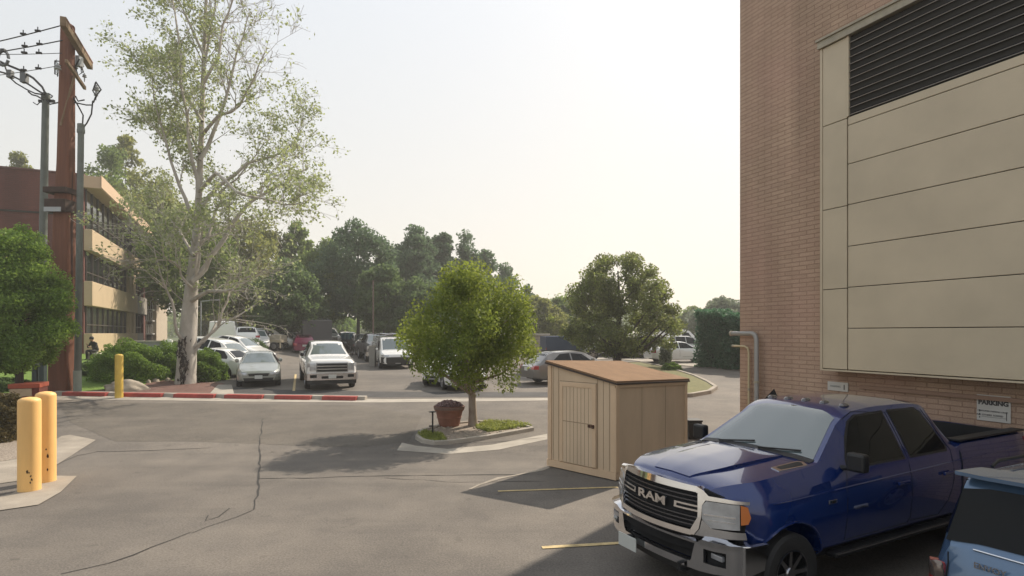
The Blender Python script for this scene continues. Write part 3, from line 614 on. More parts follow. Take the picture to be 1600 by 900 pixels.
# --- tall pale sparse cottonwood, limbs as drawn in the photograph
def tall_tree():
    b=gp(290,600); Y0=b[1]; e=empty('cottonwood_tree',b,0,'tall pale-barked cottonwood with thin airy leaves rising past the top of the photo','tree')
    rng=np.random.default_rng(7); B0=Vector(b); mb=MB()
    def L(pts,dy=0): # picture columns/rows -> points round the trunk, bulging in depth by dy
        n=len(pts); return [P(x,y,Y0+dy*i/(n-1))-B0 for i,(x,y) in enumerate(pts)]
    s=Y0/900
    trunk=L([(289,612),(291,585),(293,540),(296,490),(300,440),(306,380),(311,300),(315,200),(318,100),(322,0),(327,-90),(331,-160)],.8)
    mb.tube(trunk,[17*s,14.5*s,13*s,11.5*s,9*s,6.4*s,4.8*s,3.9*s,3.1*s,2.3*s,1.4*s,.5*s],12)
    limbs=[ # (points, start radius px, depth)
     ([(288,555),(278,530),(262,505),(255,470),(238,445),(225,415),(214,385)],4.5,-1.5),
     ([(296,560),(318,530),(345,510),(362,470),(368,430),(385,400)],4.5,1.5),
     ([(297,545),(330,520),(350,500),(390,490),(425,470)],4,2.5),
     ([(300,470),(325,455),(352,455),(385,445),(420,430)],5,-2),
     ([(298,440),(320,420),(345,385),(370,350),(400,320),(440,300),(480,285),(520,262)],7,1.5),
     ([(306,430),(312,400),(318,375),(345,365),(375,368)],3.5,-1.5),
     ([(304,395),(325,370),(338,330),(348,300),(380,280),(420,240),(450,215)],4.5,2.2),
     ([(306,345),(285,310),(262,270),(245,230),(228,190),(210,120)],5,-1),
     ([(309,310),(300,250),(290,180),(276,90),(262,20),(255,-60)],5,-2),
     ([(312,250),(335,205),(360,150),(375,100),(392,60),(405,20)],5,.8),
     ([(310,330),(345,290),(400,255),(450,245),(490,225),(505,205)],5,3),
     ([(313,215),(345,180),(385,165),(415,120),(440,75)],4,-2.5),
     ([(318,130),(345,90),(352,40),(372,0),(392,-50)],3.8,-1),
     ([(316,190),(280,140),(240,110),(205,90)],3.5,2),
     ([(320,90),(290,30),(262,-10),(240,-60)],3,1.5),
     ([(303,400),(275,365),(250,340),(228,330)],3.5,2.4),
     ([(300,450),(275,430),(262,410),(235,400),(205,380)],3,-2.5),
     ([(310,300),(340,270),(380,300),(430,310),(470,320),(512,318)],4.5,-3.2),
     ([(312,240),(295,200),(260,190),(235,160)],3.2,3),
     ([(318,110),(330,40),(340,-30),(350,-110)],3,2)]
    tips=[]
    def sub(pts,r,depth,leafy):
        mb.tube(pts,[max(.006,r*(1-.8*i/(len(pts)-1))) for i in range(len(pts))],6 if depth<1 else 4,cap=False)
        Ls=sum((q-p).length for p,q in zip(pts[:-1],pts[1:]))
        if depth>=3: tips.extend([pts[-1]]+[pts[len(pts)//2]]); return
        n=[11,5,4][depth]
        if leafy<1 and depth<2: n=int(n*.55)
        for k in range(n):
            t=rng.uniform(.3 if depth==0 else .15,1); i=min(int(t*(len(pts)-1)),len(pts)-2); p=pts[i].lerp(pts[i+1],t*(len(pts)-1)-i)
            d=(pts[i+1]-pts[i]).normalized(); q=Vector(rng.normal(size=3)); q=(q-d*q.dot(d)).normalized()
            nd=(d*rng.uniform(.5,1)+q*rng.uniform(.4,.9)+Vector((0,0,.25))).normalized(); l=[1.9,1.0,.55][depth]*rng.uniform(.5,1.25)
            m_=p+nd*l*.5+Vector(rng.normal(size=3))*l*.07; en=p+nd*l+Vector((0,0,-.1*l))+Vector(rng.normal(size=3))*l*.09
            sub([p,m_,en],r*(1-.7*t)*.45,depth+1,leafy)
    for pts,r,dy in limbs:
        pts=[(300-(300-x)*.70 if x<300 else (330+(x-330)*.80 if x>330 else x),y) for x,y in pts]; c=L(pts,dy); c2=[c[0]]
        for p,q in zip(c[:-1],c[1:]): c2+=[p.lerp(q,.5)+Vector(rng.normal(size=3))*.06,q]
        sub(c2,r*s*.72,0,.5 if pts[0][1]>500 else 1)
    for k in range(26): # shoots off the upper trunk
        i=rng.integers(4,len(trunk)-1); p=trunk[i].lerp(trunk[i-1],rng.uniform()); d=Vector((rng.normal(),rng.normal(),1.2)).normalized(); l=rng.uniform(1,2.6)
        sub([p,p+d*l*.5,p+d*l],.03,1,1)
    mb.build('trunk',M_BARKW,e,auto=60)
    sc=MB(); rng2=np.random.default_rng(3)
    for k in range(110):  # dark scarred cleft up the lower trunk
        z=rng2.uniform(.02,2.1); a=-1.45+.22*math.sin(z*3.1)+rng2.normal()*(.16+.10*z); rr=(15.6-z*1.5)*s
        c=Vector((rr*math.cos(a)+(.03*z),rr*math.sin(a),z)); q=rng2.uniform(.015,.05)
        sc.tube([c-Vector((rng2.normal()*.03,0,rng2.uniform(.03,.14))),c,c+Vector((rng2.normal()*.04,0,rng2.uniform(.03,.14)))],[q*.3,q,q*.25],5)
    sc.build('bark_scar',M_CAVITY,e,auto=60)
    T=np.array([tuple(t) for t in tips]); pc=T+0
    # thin out towards the bare right-hand top and the low limbs
    px=800+900*(T[:,0]+b[0])/(T[:,1]+b[1]); py=520-900*(T[:,2]+b[2]-H)/(T[:,1]+b[1])
    w_=np.where((px>345)&(py<120),.15,1.0)*np.where(py>340,.28,1.0)*np.where(px<330,1.2,.85)
    keep=rng.uniform(size=len(T))<w_; T=T[keep]
    n=25000; idx=rng.integers(0,len(T),n); pts=T[idx]+rng.normal(size=(n,3))*.125
    crown_obj('crown',leaves_mesh('crown',pts,.07,L_TALL,rng,aspect=.6,up=.2),e)
tall_tree()
# --- birch on the near island
b=gp(738,668); sc_=b[1]/900
env_tree('birch_tree','round leafy birch on the small kerbed island beside the terracotta planter','tree',b,4.22,
  [(.33,.8),(.38,1.35),(.46,1.62),(.6,1.62),(.72,1.5),(.84,1.25),(.93,.85),(1.0,.35)],L_BIRCH,M_BARKB,85,38000,.40,.042,.125,21,trunk_h=1.15,lean=(-.012,0),up=.1,droop=.8,flat=1.25,limbs=40,lobed=.5)
# --- left foreground tree
b=gx(30,20.3)
env_tree('leafy_tree','dense bright green leafy tree at the left edge, in front of the wooden pole','tree',b,6.15,
  [(.22,.8),(.32,1.1),(.45,1.27),(.6,1.2),(.75,1.0),(.9,.7),(1.0,.3)],L_LEFT,M_BARKD,170,70000,.45,.048,.14,5,trunk_h=.9,up=.2,limbs=26,lobed=.22)
# --- maple behind shed
b=gx(966,34.5)
mp_=env_tree('maple_tree','dark round maple with reddish green leaves standing behind the shed','tree',b,6.6,
  [(.15,1.5),(.22,2.6),(.34,3.3),(.5,3.35),(.65,3.1),(.8,2.5),(.9,1.8),(1,.9)],L_MAPLE,M_BARKD,170,50000,.58,.075,.26,11,trunk_h=.8,lobed=.33,limbs=24)
# --- background trees: variants then copies
def bgt(kind,px,topy,Y,wpx,label,seed=None,lm=None):
    """one background tree whose top reaches row topy and crown spans wpx columns"""
    b=gx(px,Y); hgt=H-(topy-520)/900*Y-b[2]; r=wpx/2/900*Y
    lo=.27 if Y<=60 and hgt>6 else .16
    if kind=='round': env=[(lo,r*.55),(lo+.10,r*.9),(.45,r),(.62,r*.95),(.78,r*.75),(.9,r*.45),(1,r*.12)]; lm_=lm or L_MID; ncl,nlf,cl,ls,fl=170,19000,r*.27,Y/900*2.7,.85
    elif kind=='pine': env=[(.31,r*.5),(.42,r*.8),(.58,r),(.75,r*.8),(.9,r*.5),(1,r*.12)]; lm_=lm or L_CON; ncl,nlf,cl,ls,fl=170,19000,r*.25,Y/900*2.5,1.0
    elif kind=='spruce': env=[(.06,r),(.3,r*.85),(.6,r*.55),(.85,r*.25),(1,.08)]; lm_=lm or L_CON; ncl,nlf,cl,ls,fl=200,17000,r*.24,Y/900*2.4,.8
    elif kind=='poplar': env=[(.08,r*.7),(.3,r),(.6,r),(.85,r*.6),(1,r*.1)]; lm_=lm or L_MID; ncl,nlf,cl,ls,fl=90,12000,r*.3,Y/900*2.6,1.2
    elif kind=='shrub': env=[(.02,r*.8),(.3,r),(.7,r*.8),(1,r*.2)]; lm_=lm or L_BUSH; ncl,nlf,cl,ls,fl=40,6000,r*.35,Y/900*2.4,.7
    nm={'round':'shade_tree','pine':'pine_tree','spruce':'spruce_tree','poplar':'poplar_tree','shrub':'shrub'}[kind]
    return env_tree(nm,label,'shrub' if kind=='shrub' else 'tree',b,hgt,env,lm_,M_BARKD,ncl,nlf,cl,ls,max(.1,r*.055) if kind!='shrub' else .05,seed or int(px*7+topy),group='trees behind the parking lots' if kind!='shrub' else None,limbs=16 if kind!='shrub' else 4,lobed=.28)
BT=[('round',35,243,66,70,'small green treetop showing above the flat red brick roof at far left',L_MIDY),
 ('round',172,235,62,120,'big green tree rising behind the roof corner of the red brick office',L_MID),
 ('round',235,268,58,130,'olive green tree between the office building and the pale cottonwood',L_MIDY),
 ('round',196,212,70,80,'lighter green treetop highest above the office roof edge',L_MIDY),
 ('round',300,330,50,150,'wide green tree directly behind the pale cottonwood trunk',L_MID),
 ('round',375,345,56,130,'olive tree right of the cottonwood trunk over the white cars',L_MIDY),
 ('poplar',418,352,60,90,'narrow grey green tree left of the sparse conifer',L_MIDY),
 ('pine',463,350,62,62,'sparse conifer top left of the big dark pine',L_MID),
 ('round',450,415,48,110,'dark shade tree over the maroon car with its trunk showing',L_DARK),
 ('round',512,378,58,100,'green tree on the left shoulder of the big dark pine',L_MID),
 ('pine',560,350,54,118,'big dark pine, tallest in the centre of the tree line',L_CON),
 ('round',600,415,50,80,'dark green tree right below the big pine',L_DARK),
 ('pine',648,362,60,92,'dark conifer with a flat top left of the birch',L_CON),
 ('pine',690,364,64,60,'slim conifer between two dark conifers above the birch',L_CON),
 ('spruce',728,366,66,100,'dark spruce whose peak shows just above the birch',L_CON),
 ('spruce',790,418,70,88,'dark spruce on the falling right slope of the tree line',L_CON),
 ('spruce',824,448,72,58,'lowest spruce at the right end of the dark tree line',L_CON),
 ('round',612,388,64,90,'green tree filling the dip right of the big dark pine',L_MID),
 ('pine',672,378,66,84,'dark conifer in the gap between the flat topped and slim conifers',L_CON),
 ('spruce',758,392,68,86,'dark spruce right of the birch top, between two lower spruces',L_CON),
 ('round',655,440,50,90,'green tree behind the left half of the birch crown',L_DARK),
 ('round',838,468,58,80,'green tree just right of the birch above the block wall',L_MIDY),
 ('round',880,466,62,70,'green tree half hidden by the left side of the maple',L_MID),
 ('poplar',1084,484,84,50,'hazy poplar left of the ivy hedge',L_MID),
 ('poplar',1065,490,92,40,'small hazy poplar at the right edge of the maple',L_MIDY),
 ('round',1128,470,70,84,'hazy silvery tree rising behind the ivy hedge',L_SILVERY),
 ('round',520,490,95,70,'small sunlit green tree far behind the white pickup',L_BUSH),
 ('round',462,490,100,55,'small sunlit tree far behind the maroon car',L_SILVERY),
 ('round',640,500,80,70,'sunlit yellow green tree behind the white work truck',L_BUSH),
 ('round',395,480,90,90,'low green tree behind the left grey light pole',L_MID),
 ('round',345,480,85,80,'low green tree behind the white cars at left',L_MIDY)]
for k,px,ty,Y,wp,lb,lm in BT: bgt(k,px,ty,Y,wp,lb,lm=lm)
# far wood closing the horizon
rng=np.random.default_rng(99); pts=[]
for i in range(900):
    x=rng.uniform(-190,110); y=rng.uniform(150,175); h=rng.uniform(3.5,8.5)*(1+.25*math.sin(x*.07)+.2*math.sin(x*.19)); c=np.array([x,y,1.5+h*rng.uniform(.25,1)])
    pts.append(c+rng.normal(size=(50,3))*np.array([1.6,1.4,1.0]))
me=leaves_mesh('far_wood',np.concatenate(pts),.55,L_MID,rng); o=bpy.data.objects.new('far_wood',me); COL.objects.link(o); tag(o,kind='stuff')
# --- bushes
def bush(px,pyb,wpx,hpx,label,lm,seed,name='bush',n=12000,depth=1.0,ls=.045,group=None,cat='bush'):
    b=gp(px,pyb); Y=b[1]; r=wpx/2*Y/900; h=hpx*Y/900; rng=np.random.default_rng(seed)
    Yc=Y+r*.6*depth; b=((px-800)/900*Yc,Yc,g((px-800)/900*Yc,Yc)); e=empty(name,b,0,label,cat,group)
    d=rng.normal(size=(n,3)); d/=np.linalg.norm(d,axis=1)[:,None]; d[:,2]=np.abs(d[:,2])
    lump=1+.13*np.sin(d[:,0]*8+seed)*np.cos(d[:,2]*6)+.12*np.sin(d[:,1]*6+d[:,2]*9+seed)+.06*np.sin(d[:,2]*15+d[:,0]*11)
    rad=rng.uniform(.0,1,(n))**.22; C=d*(rad*lump)[:,None]
    C=np.stack([np.sign(C[:,0])*np.abs(C[:,0])**.85*r,np.sign(C[:,1])*np.abs(C[:,1])**.85*r*depth,np.abs(C[:,2])**.8*h],1)
    crown_obj('leaves',leaves_mesh('leaves',C,ls,lm,rng,up=.4),e)
    mb=MB()
    for k in range(7):
        a=rng.uniform(0,6.28); mb.tube([(0,0,-.02),(math.cos(a)*r*.3,math.sin(a)*r*.3*depth,h*.4),(math.cos(a)*r*.7,math.sin(a)*r*.7*depth,h*.75)],[.03,.02,.008],5)
    mb.build('stems',M_BARKD,e); return e
bush(206,598,108,58,'wide rounded green bush behind the bright yellow single bollard',L_BUSH,1,n=26000)
bush(268,592,70,52,'darker green bush left of the cottonwood trunk',L_BUSH,2,n=16000)
bush(322,597,56,48,'round green bush right of the cottonwood trunk',L_BUSH,3,n=16000)
bush(140,588,40,20,'low dark bush between the grey pole and the boulder',L_DARK,4,n=5000)
bush(5,692,66,72,'dry brown and green bush at the left edge beside the yellow bollards',L_DRYB,5,n=16000,ls=.028)
bush(8,613,60,20,'low dark hedge at the left edge behind the red brick block',L_DARK,6,n=6000)
bush(1049,581,30,13,'bright green mounded bush on the kerbed island right of the shed',L_BUSH,7,n=5000)
bush(400,553,34,22,'dark low hedge behind the white cars by the grey light pole',L_DARK,8,n=4000)
bush(236,532,34,16,'dark green bush at the far end of the office building',L_DARK,9,n=4000)
bush(1040,571,20,38,'small pale young shrub in front of the far cars by the maple',L_SILVERY,10,n=2500,ls=.05,depth=.6)
# ivy hedge wall
def hedge():
    y0=36.0; a=Vector(gp(1086,573)[:2]); c=Vector(gp(1190,582)[:2]); 
    e=empty('ivy_hedge',(a.x,a.y,g(*a)),0,'tall dark ivy covered screen hedge left of the brick building corner','hedge')
    rng=np.random.default_rng(4); n=26000; L_=(c-a).length; d=(c-a)/L_; nn=Vector((d.y,-d.x)); 
    if nn.y>0: nn=-nn
    u=rng.uniform(0,L_,n); hh_=(H-(482-520)/900*a.y-g(*a))*(.93+.05*np.sin(u*1.7)+.03*np.sin(u*5.1))
    z=rng.uniform(0,1,n)**.95*hh_; off=rng.uniform(-1.2,.12,n)+.12*np.sin(u*3+z*2)+.08*np.sin(z*4+u)
    C=np.stack([d.x*u+nn.x*off,d.y*u+nn.y*off,z],1); crown_obj('leaves',leaves_mesh('leaves',C,.085,L_IVY,rng,up=.1),e)
    Mx=Matrix(((d.x,nn.x,0,0),(d.y,nn.y,0,0),(0,0,1,0),(0,0,0,1)))
    MB().box(.1,L_,-.75,-.45,0,float(hh_.min())*.93,Mx).build('screen_fence',mat('dark_green_screen',(.012,.03,.018),.8),e)
hedge()
# grass tufts on the islands
def tuft(name,poly,n,h,m,seed,z=.05):
    rng=np.random.default_rng(seed); P2=np.array(poly); lo,hi=P2.min(0),P2.max(0); pts=[]
    def inside(x,y):
        c=False; j=len(P2)-1
        for i in range(len(P2)):
            if (P2[i][1]>y)!=(P2[j][1]>y) and x<(P2[j][0]-P2[i][0])*(y-P2[i][1])/(P2[j][1]-P2[i][1])+P2[i][0]: c=not c
            j=i
        return c
    while len(pts)<n:
        x,y=rng.uniform(lo[0],hi[0]),rng.uniform(lo[1],hi[1])
        if inside(x,y): pts.append((x,y,g(x,y)+z+rng.uniform(0,h)*rng.uniform(.2,1)))
    me=leaves_mesh(name,np.array(pts),.05,m,rng,aspect=.18,up=-.2,droop=-1.6); o=bpy.data.objects.new(name,me); COL.objects.link(o); tag(o,kind='stuff')
tuft('grass',G((742,672),(760,662),(805,663),(832,669),(800,674),(762,679)),5000,.10,L_GRASS,1)
tuft('dry_grass',G((652,683),(662,677),(690,682),(698,692),(680,695),(662,692)),2600,.08,mat('x',(1,1,1)) if False else L_GRASS,2)
# ---------------------------------------------------------------- vehicles
class Shell:
    def __init__(s, top, belt, plan, W, sill, wr, x0, x1, ghf=.5, tuck=.88, crown=.03):
        s.top,s.belt,s.plan,s.W,s.sill,s.wr,s.x0,s.x1,s.ghf,s.tuck,s.crown=top,belt,plan,W,sill,wr,x0,x1,ghf,tuck,crown
    def sm(s,x,kn,w_=.05):
        return .25*interp(x-w_,kn)+.5*interp(x,kn)+.25*interp(x+w_,kn)
    def ring(s,x):
        zt=s.sm(x,s.top); W2=s.sm(x,s.plan)*s.W/2; zb=min(s.sm(x,s.belt),zt-.03); gh=zt-zb; k=min(1,max(0,(gh-.10)/(s.ghf-.10)))
        zs=s.sm(x,s.sill) if isinstance(s.sill,list) else s.sill; wr=min(s.wr,W2*.93)
        y6=(1-k)*W2*.86+k*wr; z6=zt-(.30*min(gh,.12)*(1-k)+.05*k) ; zm=zs+.45*(zb-zs)
        return [(W2*s.tuck,zs),(W2*.965,zs+.05),(W2,zm),(W2*.995,zs+.75*(zb-zs)),(W2*.955,zb),((W2*.945+y6)/2+.012*k,zb+.5*(z6-zb)),(y6,z6),(y6*.72,zt-s.crown*.3*(1-k)-.012*k),(0,zt)]
    def side_y(s,x,z):
        r=s.ring(x); zz=[q[1] for q in r[:7]]; yy=[q[0] for q in r[:7]]
        return float(np.interp(z,zz,yy))
    def fside(s,sg):
        return lambda a,b: Vector((a,sg*s.side_y(a,b),b))
    def ftop(s):
        def f(x,v):
            r=s.ring(x); y=abs(v)*r[6][0]; z=float(np.interp(y,[r[8][0],r[7][0],r[6][0]],[r[8][1],r[7][1],r[6][1]])); return Vector((x,math.copysign(y,v),z))
        return f
    def ffront(s,rear=False):
        def f(y,z):
            lo,hi=(s.x0,s.x0+1.2)
            best=hi
            for i in range(61):
                x=lo+1.2*i/60; xx=x if not rear else s.x1-(x-s.x0)
                if s.sm(xx,s.plan,0)*s.W/2*1.0>=abs(y)-1e-4 and interp(xx,s.top)>=z-1e-4: best=x; break
            return Vector((best if not rear else s.x1-(best-s.x0),y,z))
        return f
    def mesh(s):
        ks=set()
        for kn in (s.top,s.belt,s.plan):
            for k in kn:
                for d in (-.05,0,.05): ks.add(round(k[0]+d,3))
        ks|=set(np.round(np.linspace(s.x0,s.x1,46),3)); ks=sorted(x for x in ks if s.x0-1e-6<=x<=s.x1+1e-6)
        out=[ks[0]]
        for x in ks[1:]:
            if x-out[-1]>.012: out.append(x)
        v=[];f=[];n=0
        for x in out:
            r=s.ring(x); row=[(x,-a,b) for a,b in r]+[(x,a,b) for a,b in r[:-1][::-1]]; n=len(row); v+=row
        for i in range(len(out)-1):
            for k in range(n):
                k2=(k+1)%n; f.append((i*n+k,i*n+k2,(i+1)*n+k2,(i+1)*n+k))
        f.append(tuple(range(n))[::-1]); f.append(tuple((len(out)-1)*n+k for k in range(n)))
        return v,f
def patch(name,poly,fn,m,parent,e=.004,d=.012,step=.12,center=(2,0,.6),auto=35,grid=None,inset=None):
    """a thin shaped skin on a curved surface: poly in (a,b), mapped by fn, pushed out by e, with thickness d"""
    bm=bmesh.new(); vs=[bm.verts.new((p[0],p[1],0)) for p in poly]; bm.faces.new(vs)
    g_=grid or (step,step)
    for ax in (0,1):
        lo=min(p[ax] for p in poly); hi=max(p[ax] for p in poly); n=int((hi-lo)/g_[ax])
        for k in range(1,n+1):
            t=lo+(hi-lo)*k/(n+1); co=(t,0,0) if ax==0 else (0,t,0); no=(1,0,0) if ax==0 else (0,1,0)
            bmesh.ops.bisect_plane(bm,geom=bm.verts[:]+bm.edges[:]+bm.faces[:],plane_co=co,plane_no=no)
    bm.verts.index_update(); V0=[(q.co.x,q.co.y) for q in bm.verts]; F0=[[q.index for q in fc.verts] for fc in bm.faces]; E0=[[q.index for q in ed.verts] for ed in bm.edges if ed.is_boundary]; 
    bm.free(); T=[];Bt=[]; cen=Vector(center); h=.01
    for a,b in V0:
        p=fn(a,b); da=fn(a+h,b)-fn(a-h,b); db=fn(a,b+h)-fn(a,b-h); n=da.cross(db)
        if n.length<1e-9: n=p-cen
        n.normalize()
        if n.dot(p-cen)<0: n=-n
        T.append(tuple(p+n*e)); Bt.append(tuple(p+n*(e-d)))
    n=len(T); p0,p1,p2=[Vector(T[i]) for i in F0[0][:3]]; nf=(p1-p0).cross(p2-p0)
    flip=nf.dot((p0+p1+p2)/3-cen)<0
    F=[f_[::-1] if flip else f_ for f_ in F0]+[[i+n for i in (f_ if flip else f_[::-1])] for f_ in F0]+[[a,b,b+n,a+n] for a,b in E0]
    o=raw(name,T+Bt,F,m,parent); bm=bmesh.new(); bm.from_mesh(o.data); bmesh.ops.recalc_face_normals(bm,faces=bm.faces[:]); bm.to_mesh(o.data); bm.free()
    if auto: o.data.shade_smooth(); o.data.set_sharp_from_angle(angle=R(auto))
    return o
def cut(o,cutters):
    for mb in cutters:
        c=mb.build('cutter',None); bm=bmesh.new(); bm.from_mesh(c.data); bmesh.ops.recalc_face_normals(bm,faces=bm.faces[:]); bm.to_mesh(c.data); bm.free()
        md=o.modifiers.new('b','BOOLEAN'); md.object=c; md.operation='DIFFERENCE'; md.solver='EXACT'; bpy.context.view_layer.update()
        dg=bpy.context.evaluated_depsgraph_get(); me=bpy.data.meshes.new_from_object(o.evaluated_get(dg)); o.modifiers.clear(); o.data=me; bpy.data.objects.remove(c)
    o.data.shade_smooth(); o.data.set_sharp_from_angle(angle=R(32))
def body(sh,m,parent,wells,r,extra=(),name='body'):
    v,f=sh.mesh(); o=raw(name,v,f,m,None); bm=bmesh.new(); bm.from_mesh(o.data); bmesh.ops.recalc_face_normals(bm,faces=bm.faces[:]); bm.to_mesh(o.data); bm.free()
    cs=[]
    for x in wells:
        for sg in (-1,1):
            mb=MB(); y0=sg*(sh.W/2-.34); y1=sg*(sh.W/2+.2); mb.tube([(x,y0,r*.98),(x,y1,r*.98)],r+.065,28); cs.append(mb)
    cut(o,cs+list(extra)); o.parent=parent
    if len(o.data.materials)==0: o.data.materials.append(m)
    mb=MB()
    for x in wells: mb.tube([(x,-(sh.W/2-.335),r),(x,sh.W/2-.335,r)],r*.5,12)
    mb.box(sh.x0+.35,sh.x1-.35,-sh.W/2+.2,sh.W/2-.2,.22 if r<.4 else .4,.5,None); mb.build('underbody',M_DARK,parent)
    return o
def wheel(parent,x,y,r,w_,sg,spokes=10,rimm=None,rr=.66):
    """tyre lathe with a dished spoked rim; sg is the outward side"""
    t=MB().lathe([(r*rr,w_*.42),(r*.80,w_*.5),(r*.94,w_*.48),(r,w_*.36),(r,-w_*.36),(r*.94,-w_*.48),(r*.7,-w_*.45),(r*rr,-w_*.4),(r*rr,w_*.42)],36,(0,0,0),'y')
    T=t.build('tyre',M_TYRE,None,auto=30); rimm=rimm or M_STEEL
    wb=empty('wheel',(x,y,r)); wb.parent=parent; 
    if sg<0: wb.rotation_euler=(0,0,math.pi)
    T.parent=wb
    mb=MB().lathe([(r*rr*1.01,w_*.44),(r*rr*.95,w_*.45),(r*rr*.93,w_*.2),(r*rr*.9,-w_*.3)],36,(0,0,0),'y')
    mb.lathe([(r*.17,w_*.36),(r*.15,w_*.42),(0.001,w_*.43)],18,(0,0,0),'y')
    for k in range(spokes):
        a=2*math.pi*k/spokes; c,s_=math.cos(a),math.sin(a); q=.11 if spokes<8 else .062
        p=[]
        for rad,hw,yy in ((r*.12,q*r,w_*.37),(r*rr*.95,q*r*.8,w_*.40)):
            for sd_ in (-1,1):
                for dy in (0,-w_*.10): p.append((rad*c-sd_*hw*s_,yy+dy,rad*s_+sd_*hw*c))
        mb.add(p,[(0,2,3,1),(4,5,7,6),(0,1,5,4),(2,6,7,3),(0,4,6,2),(1,3,7,5)])
    mb.build('rim',rimm,wb,auto=30)
    MB().lathe([(r*rr*.92,-w_*.05),(.001,-w_*.05)],24,(0,0,0),'y').build('brake_disc',M_DARK,wb)
    return wb
def line3(name,pts,r,m,parent,n=6): return MB().tube(pts,r,n).build(name,m,parent,auto=40)
def seam(sh,sg,pts,parent,w_=.006,m=None,e=.0025,name='seam'):
    mb=MB(); d=[]
    for a,b in zip(pts[:-1],pts[1:]):
        n=max(1,int(math.hypot(b[0]-a[0],b[1]-a[1])/.1)); d+=[(a[0]+(b[0]-a[0])*k/n,a[1]+(b[1]-a[1])*k/n) for k in range(n)]
    d.append(pts[-1]); P3=[sh.fside(sg)(*q) for q in d]
    mb.tube(P3,w_,4,cap=True); return mb.build(name,m or M_DARK,parent)
def generic(kind,paint,label,cat='car',group=None,wheelm=None,detail=True):
    e=empty({'sedan':'sedan_car','suv':'suv_car','van':'van','hatch':'hatchback_car','pickup':'pickup_truck','convertible':'convertible_car'}[kind],(0,0,0),0,label,cat,group)
    if kind in('sedan','hatch'):
        L_,W=4.6,1.78
        if kind=='sedan': top=[(0,.60),(.06,.70),(.5,.80),(1.15,.92),(1.28,.96),(2.05,1.36),(2.4,1.43),(3.1,1.42),(3.4,1.36),(4.0,1.04),(4.45,1.0),(4.55,.92),(4.6,.80)]
        else: top=[(0,.60),(.06,.70),(.5,.82),(1.05,.96),(1.9,1.40),(2.3,1.47),(3.5,1.45),(3.8,1.38),(4.3,.98),(4.4,.90),(4.6,.8)]
        belt=[(0,.58),(1.2,.86),(3.9,.96),(4.6,.80)]; plan=[(0,.70),(.12,.84),(.45,.97),(.9,1),(3.9,1),(4.35,.95),(4.55,.86),(4.6,.78)]
        sh=Shell(top,belt,plan,W,[(0,.30),(.5,.22),(4.1,.22),(4.6,.32)],.56,0,4.6,.45); wells=(.86,3.62); r=.315
        cow,rf,rr_,rb=1.34,2.06,3.36,3.96
        win=[[(1.62,.97),(2.12,1.31),(2.68,1.365),(2.68,.97)],[(2.75,.97),(2.75,1.365),(3.25,1.33),(3.62,1.08),(3.62,.985)]]
    elif kind=='suv':
        L_,W=4.6,1.86; top=[(0,.72),(.05,.86),(.25,.96),(1.1,1.08),(1.22,1.11),(1.85,1.56),(2.2,1.66),(3.7,1.66),(4.05,1.60),(4.35,1.20),(4.52,1.02),(4.6,.8)]
        belt=[(0,.66),(1.2,.98),(4.2,1.10),(4.6,.78)]; plan=[(0,.76),(.1,.86),(.4,.97),(.8,1),(3.9,1),(4.4,.95),(4.6,.84)]
        sh=Shell(top,belt,plan,W,[(0,.36),(.5,.28),(4.1,.28),(4.6,.38)],.64,0,4.6,.45); wells=(.88,3.62); r=.36; cow,rf,rr_,rb=1.28,1.88,4.06,4.36
        win=[[(1.58,1.06),(1.98,1.50),(2.55,1.585),(2.55,1.06)],[(2.63,1.06),(2.63,1.585),(3.4,1.585),(3.4,1.08)],[(3.48,1.09),(3.48,1.58),(3.85,1.54),(4.05,1.22),(4.0,1.14)]]
    elif kind=='van':
        L_,W=5.4,2.0; top=[(0,.80),(.06,1.0),(.5,1.12),(.72,1.2),(1.45,1.98),(1.8,2.08),(5.2,2.08),(5.36,2.0),(5.4,1.2)]
        belt=[(0,.76),(.9,1.12),(5.4,1.12)]; plan=[(0,.78),(.12,.9),(.5,1),(5.2,1),(5.4,.95)]
        sh=Shell(top,belt,plan,W,.36,.82,0,5.4,.75); wells=(.95,4.3); r=.37; cow,rf,rr_,rb=.80,1.45,5.3,5.4
        win=[[(1.15,1.2),(1.6,1.82),(2.15,1.86),(2.15,1.2)]]
    elif kind=='convertible':
        L_,W=4.6,1.85; top=[(0,.58),(.06,.68),(.5,.78),(1.15,.90),(1.35,.94),(2.0,1.28),(2.3,1.34),(3.2,1.33),(3.9,1.0),(4.45,.96),(4.6,.76)]
        belt=[(0,.56),(1.2,.84),(3.9,.92),(4.6,.75)]; plan=[(0,.74),(.12,.86),(.45,.97),(.9,1),(3.9,1),(4.4,.95),(4.6,.8)]
        sh=Shell(top,belt,plan,W,[(0,.24),(.5,.2),(4.1,.2),(4.6,.3)],.55,0,4.6,.4); wells=(.9,3.6); r=.32; cow,rf,rr_,rb=1.42,2.0,3.24,3.86
        win=[[(1.7,.95),(2.1,1.24),(2.7,1.28),(2.7,.95)],[(2.77,.95),(2.77,1.28),(3.15,1.25),(3.5,1.03),(3.5,.96)]]
    elif kind=='pickup':
        L_,W=5.9,2.03; top=[(0,1.08),(.04,1.21),(.25,1.26),(1.3,1.33),(1.45,1.35),(2.15,1.82),(2.45,1.92),(3.85,1.93),(4.0,1.86),(4.12,1.36),(4.18,1.36),(5.85,1.36),(5.9,1.3)]
        belt=[(0,1.04),(1.3,1.2),(4.1,1.24),(4.2,1.33),(5.9,1.33)]; plan=[(0,.86),(.08,.93),(.35,.99),(.8,1),(5.6,1),(5.9,.96)]
        sh=Shell(top,belt,plan,W,.50,.66,0,5.9,.5); wells=(.98,4.65); r=.42; cow,rf,rr_,rb=1.52,2.18,3.95,4.08
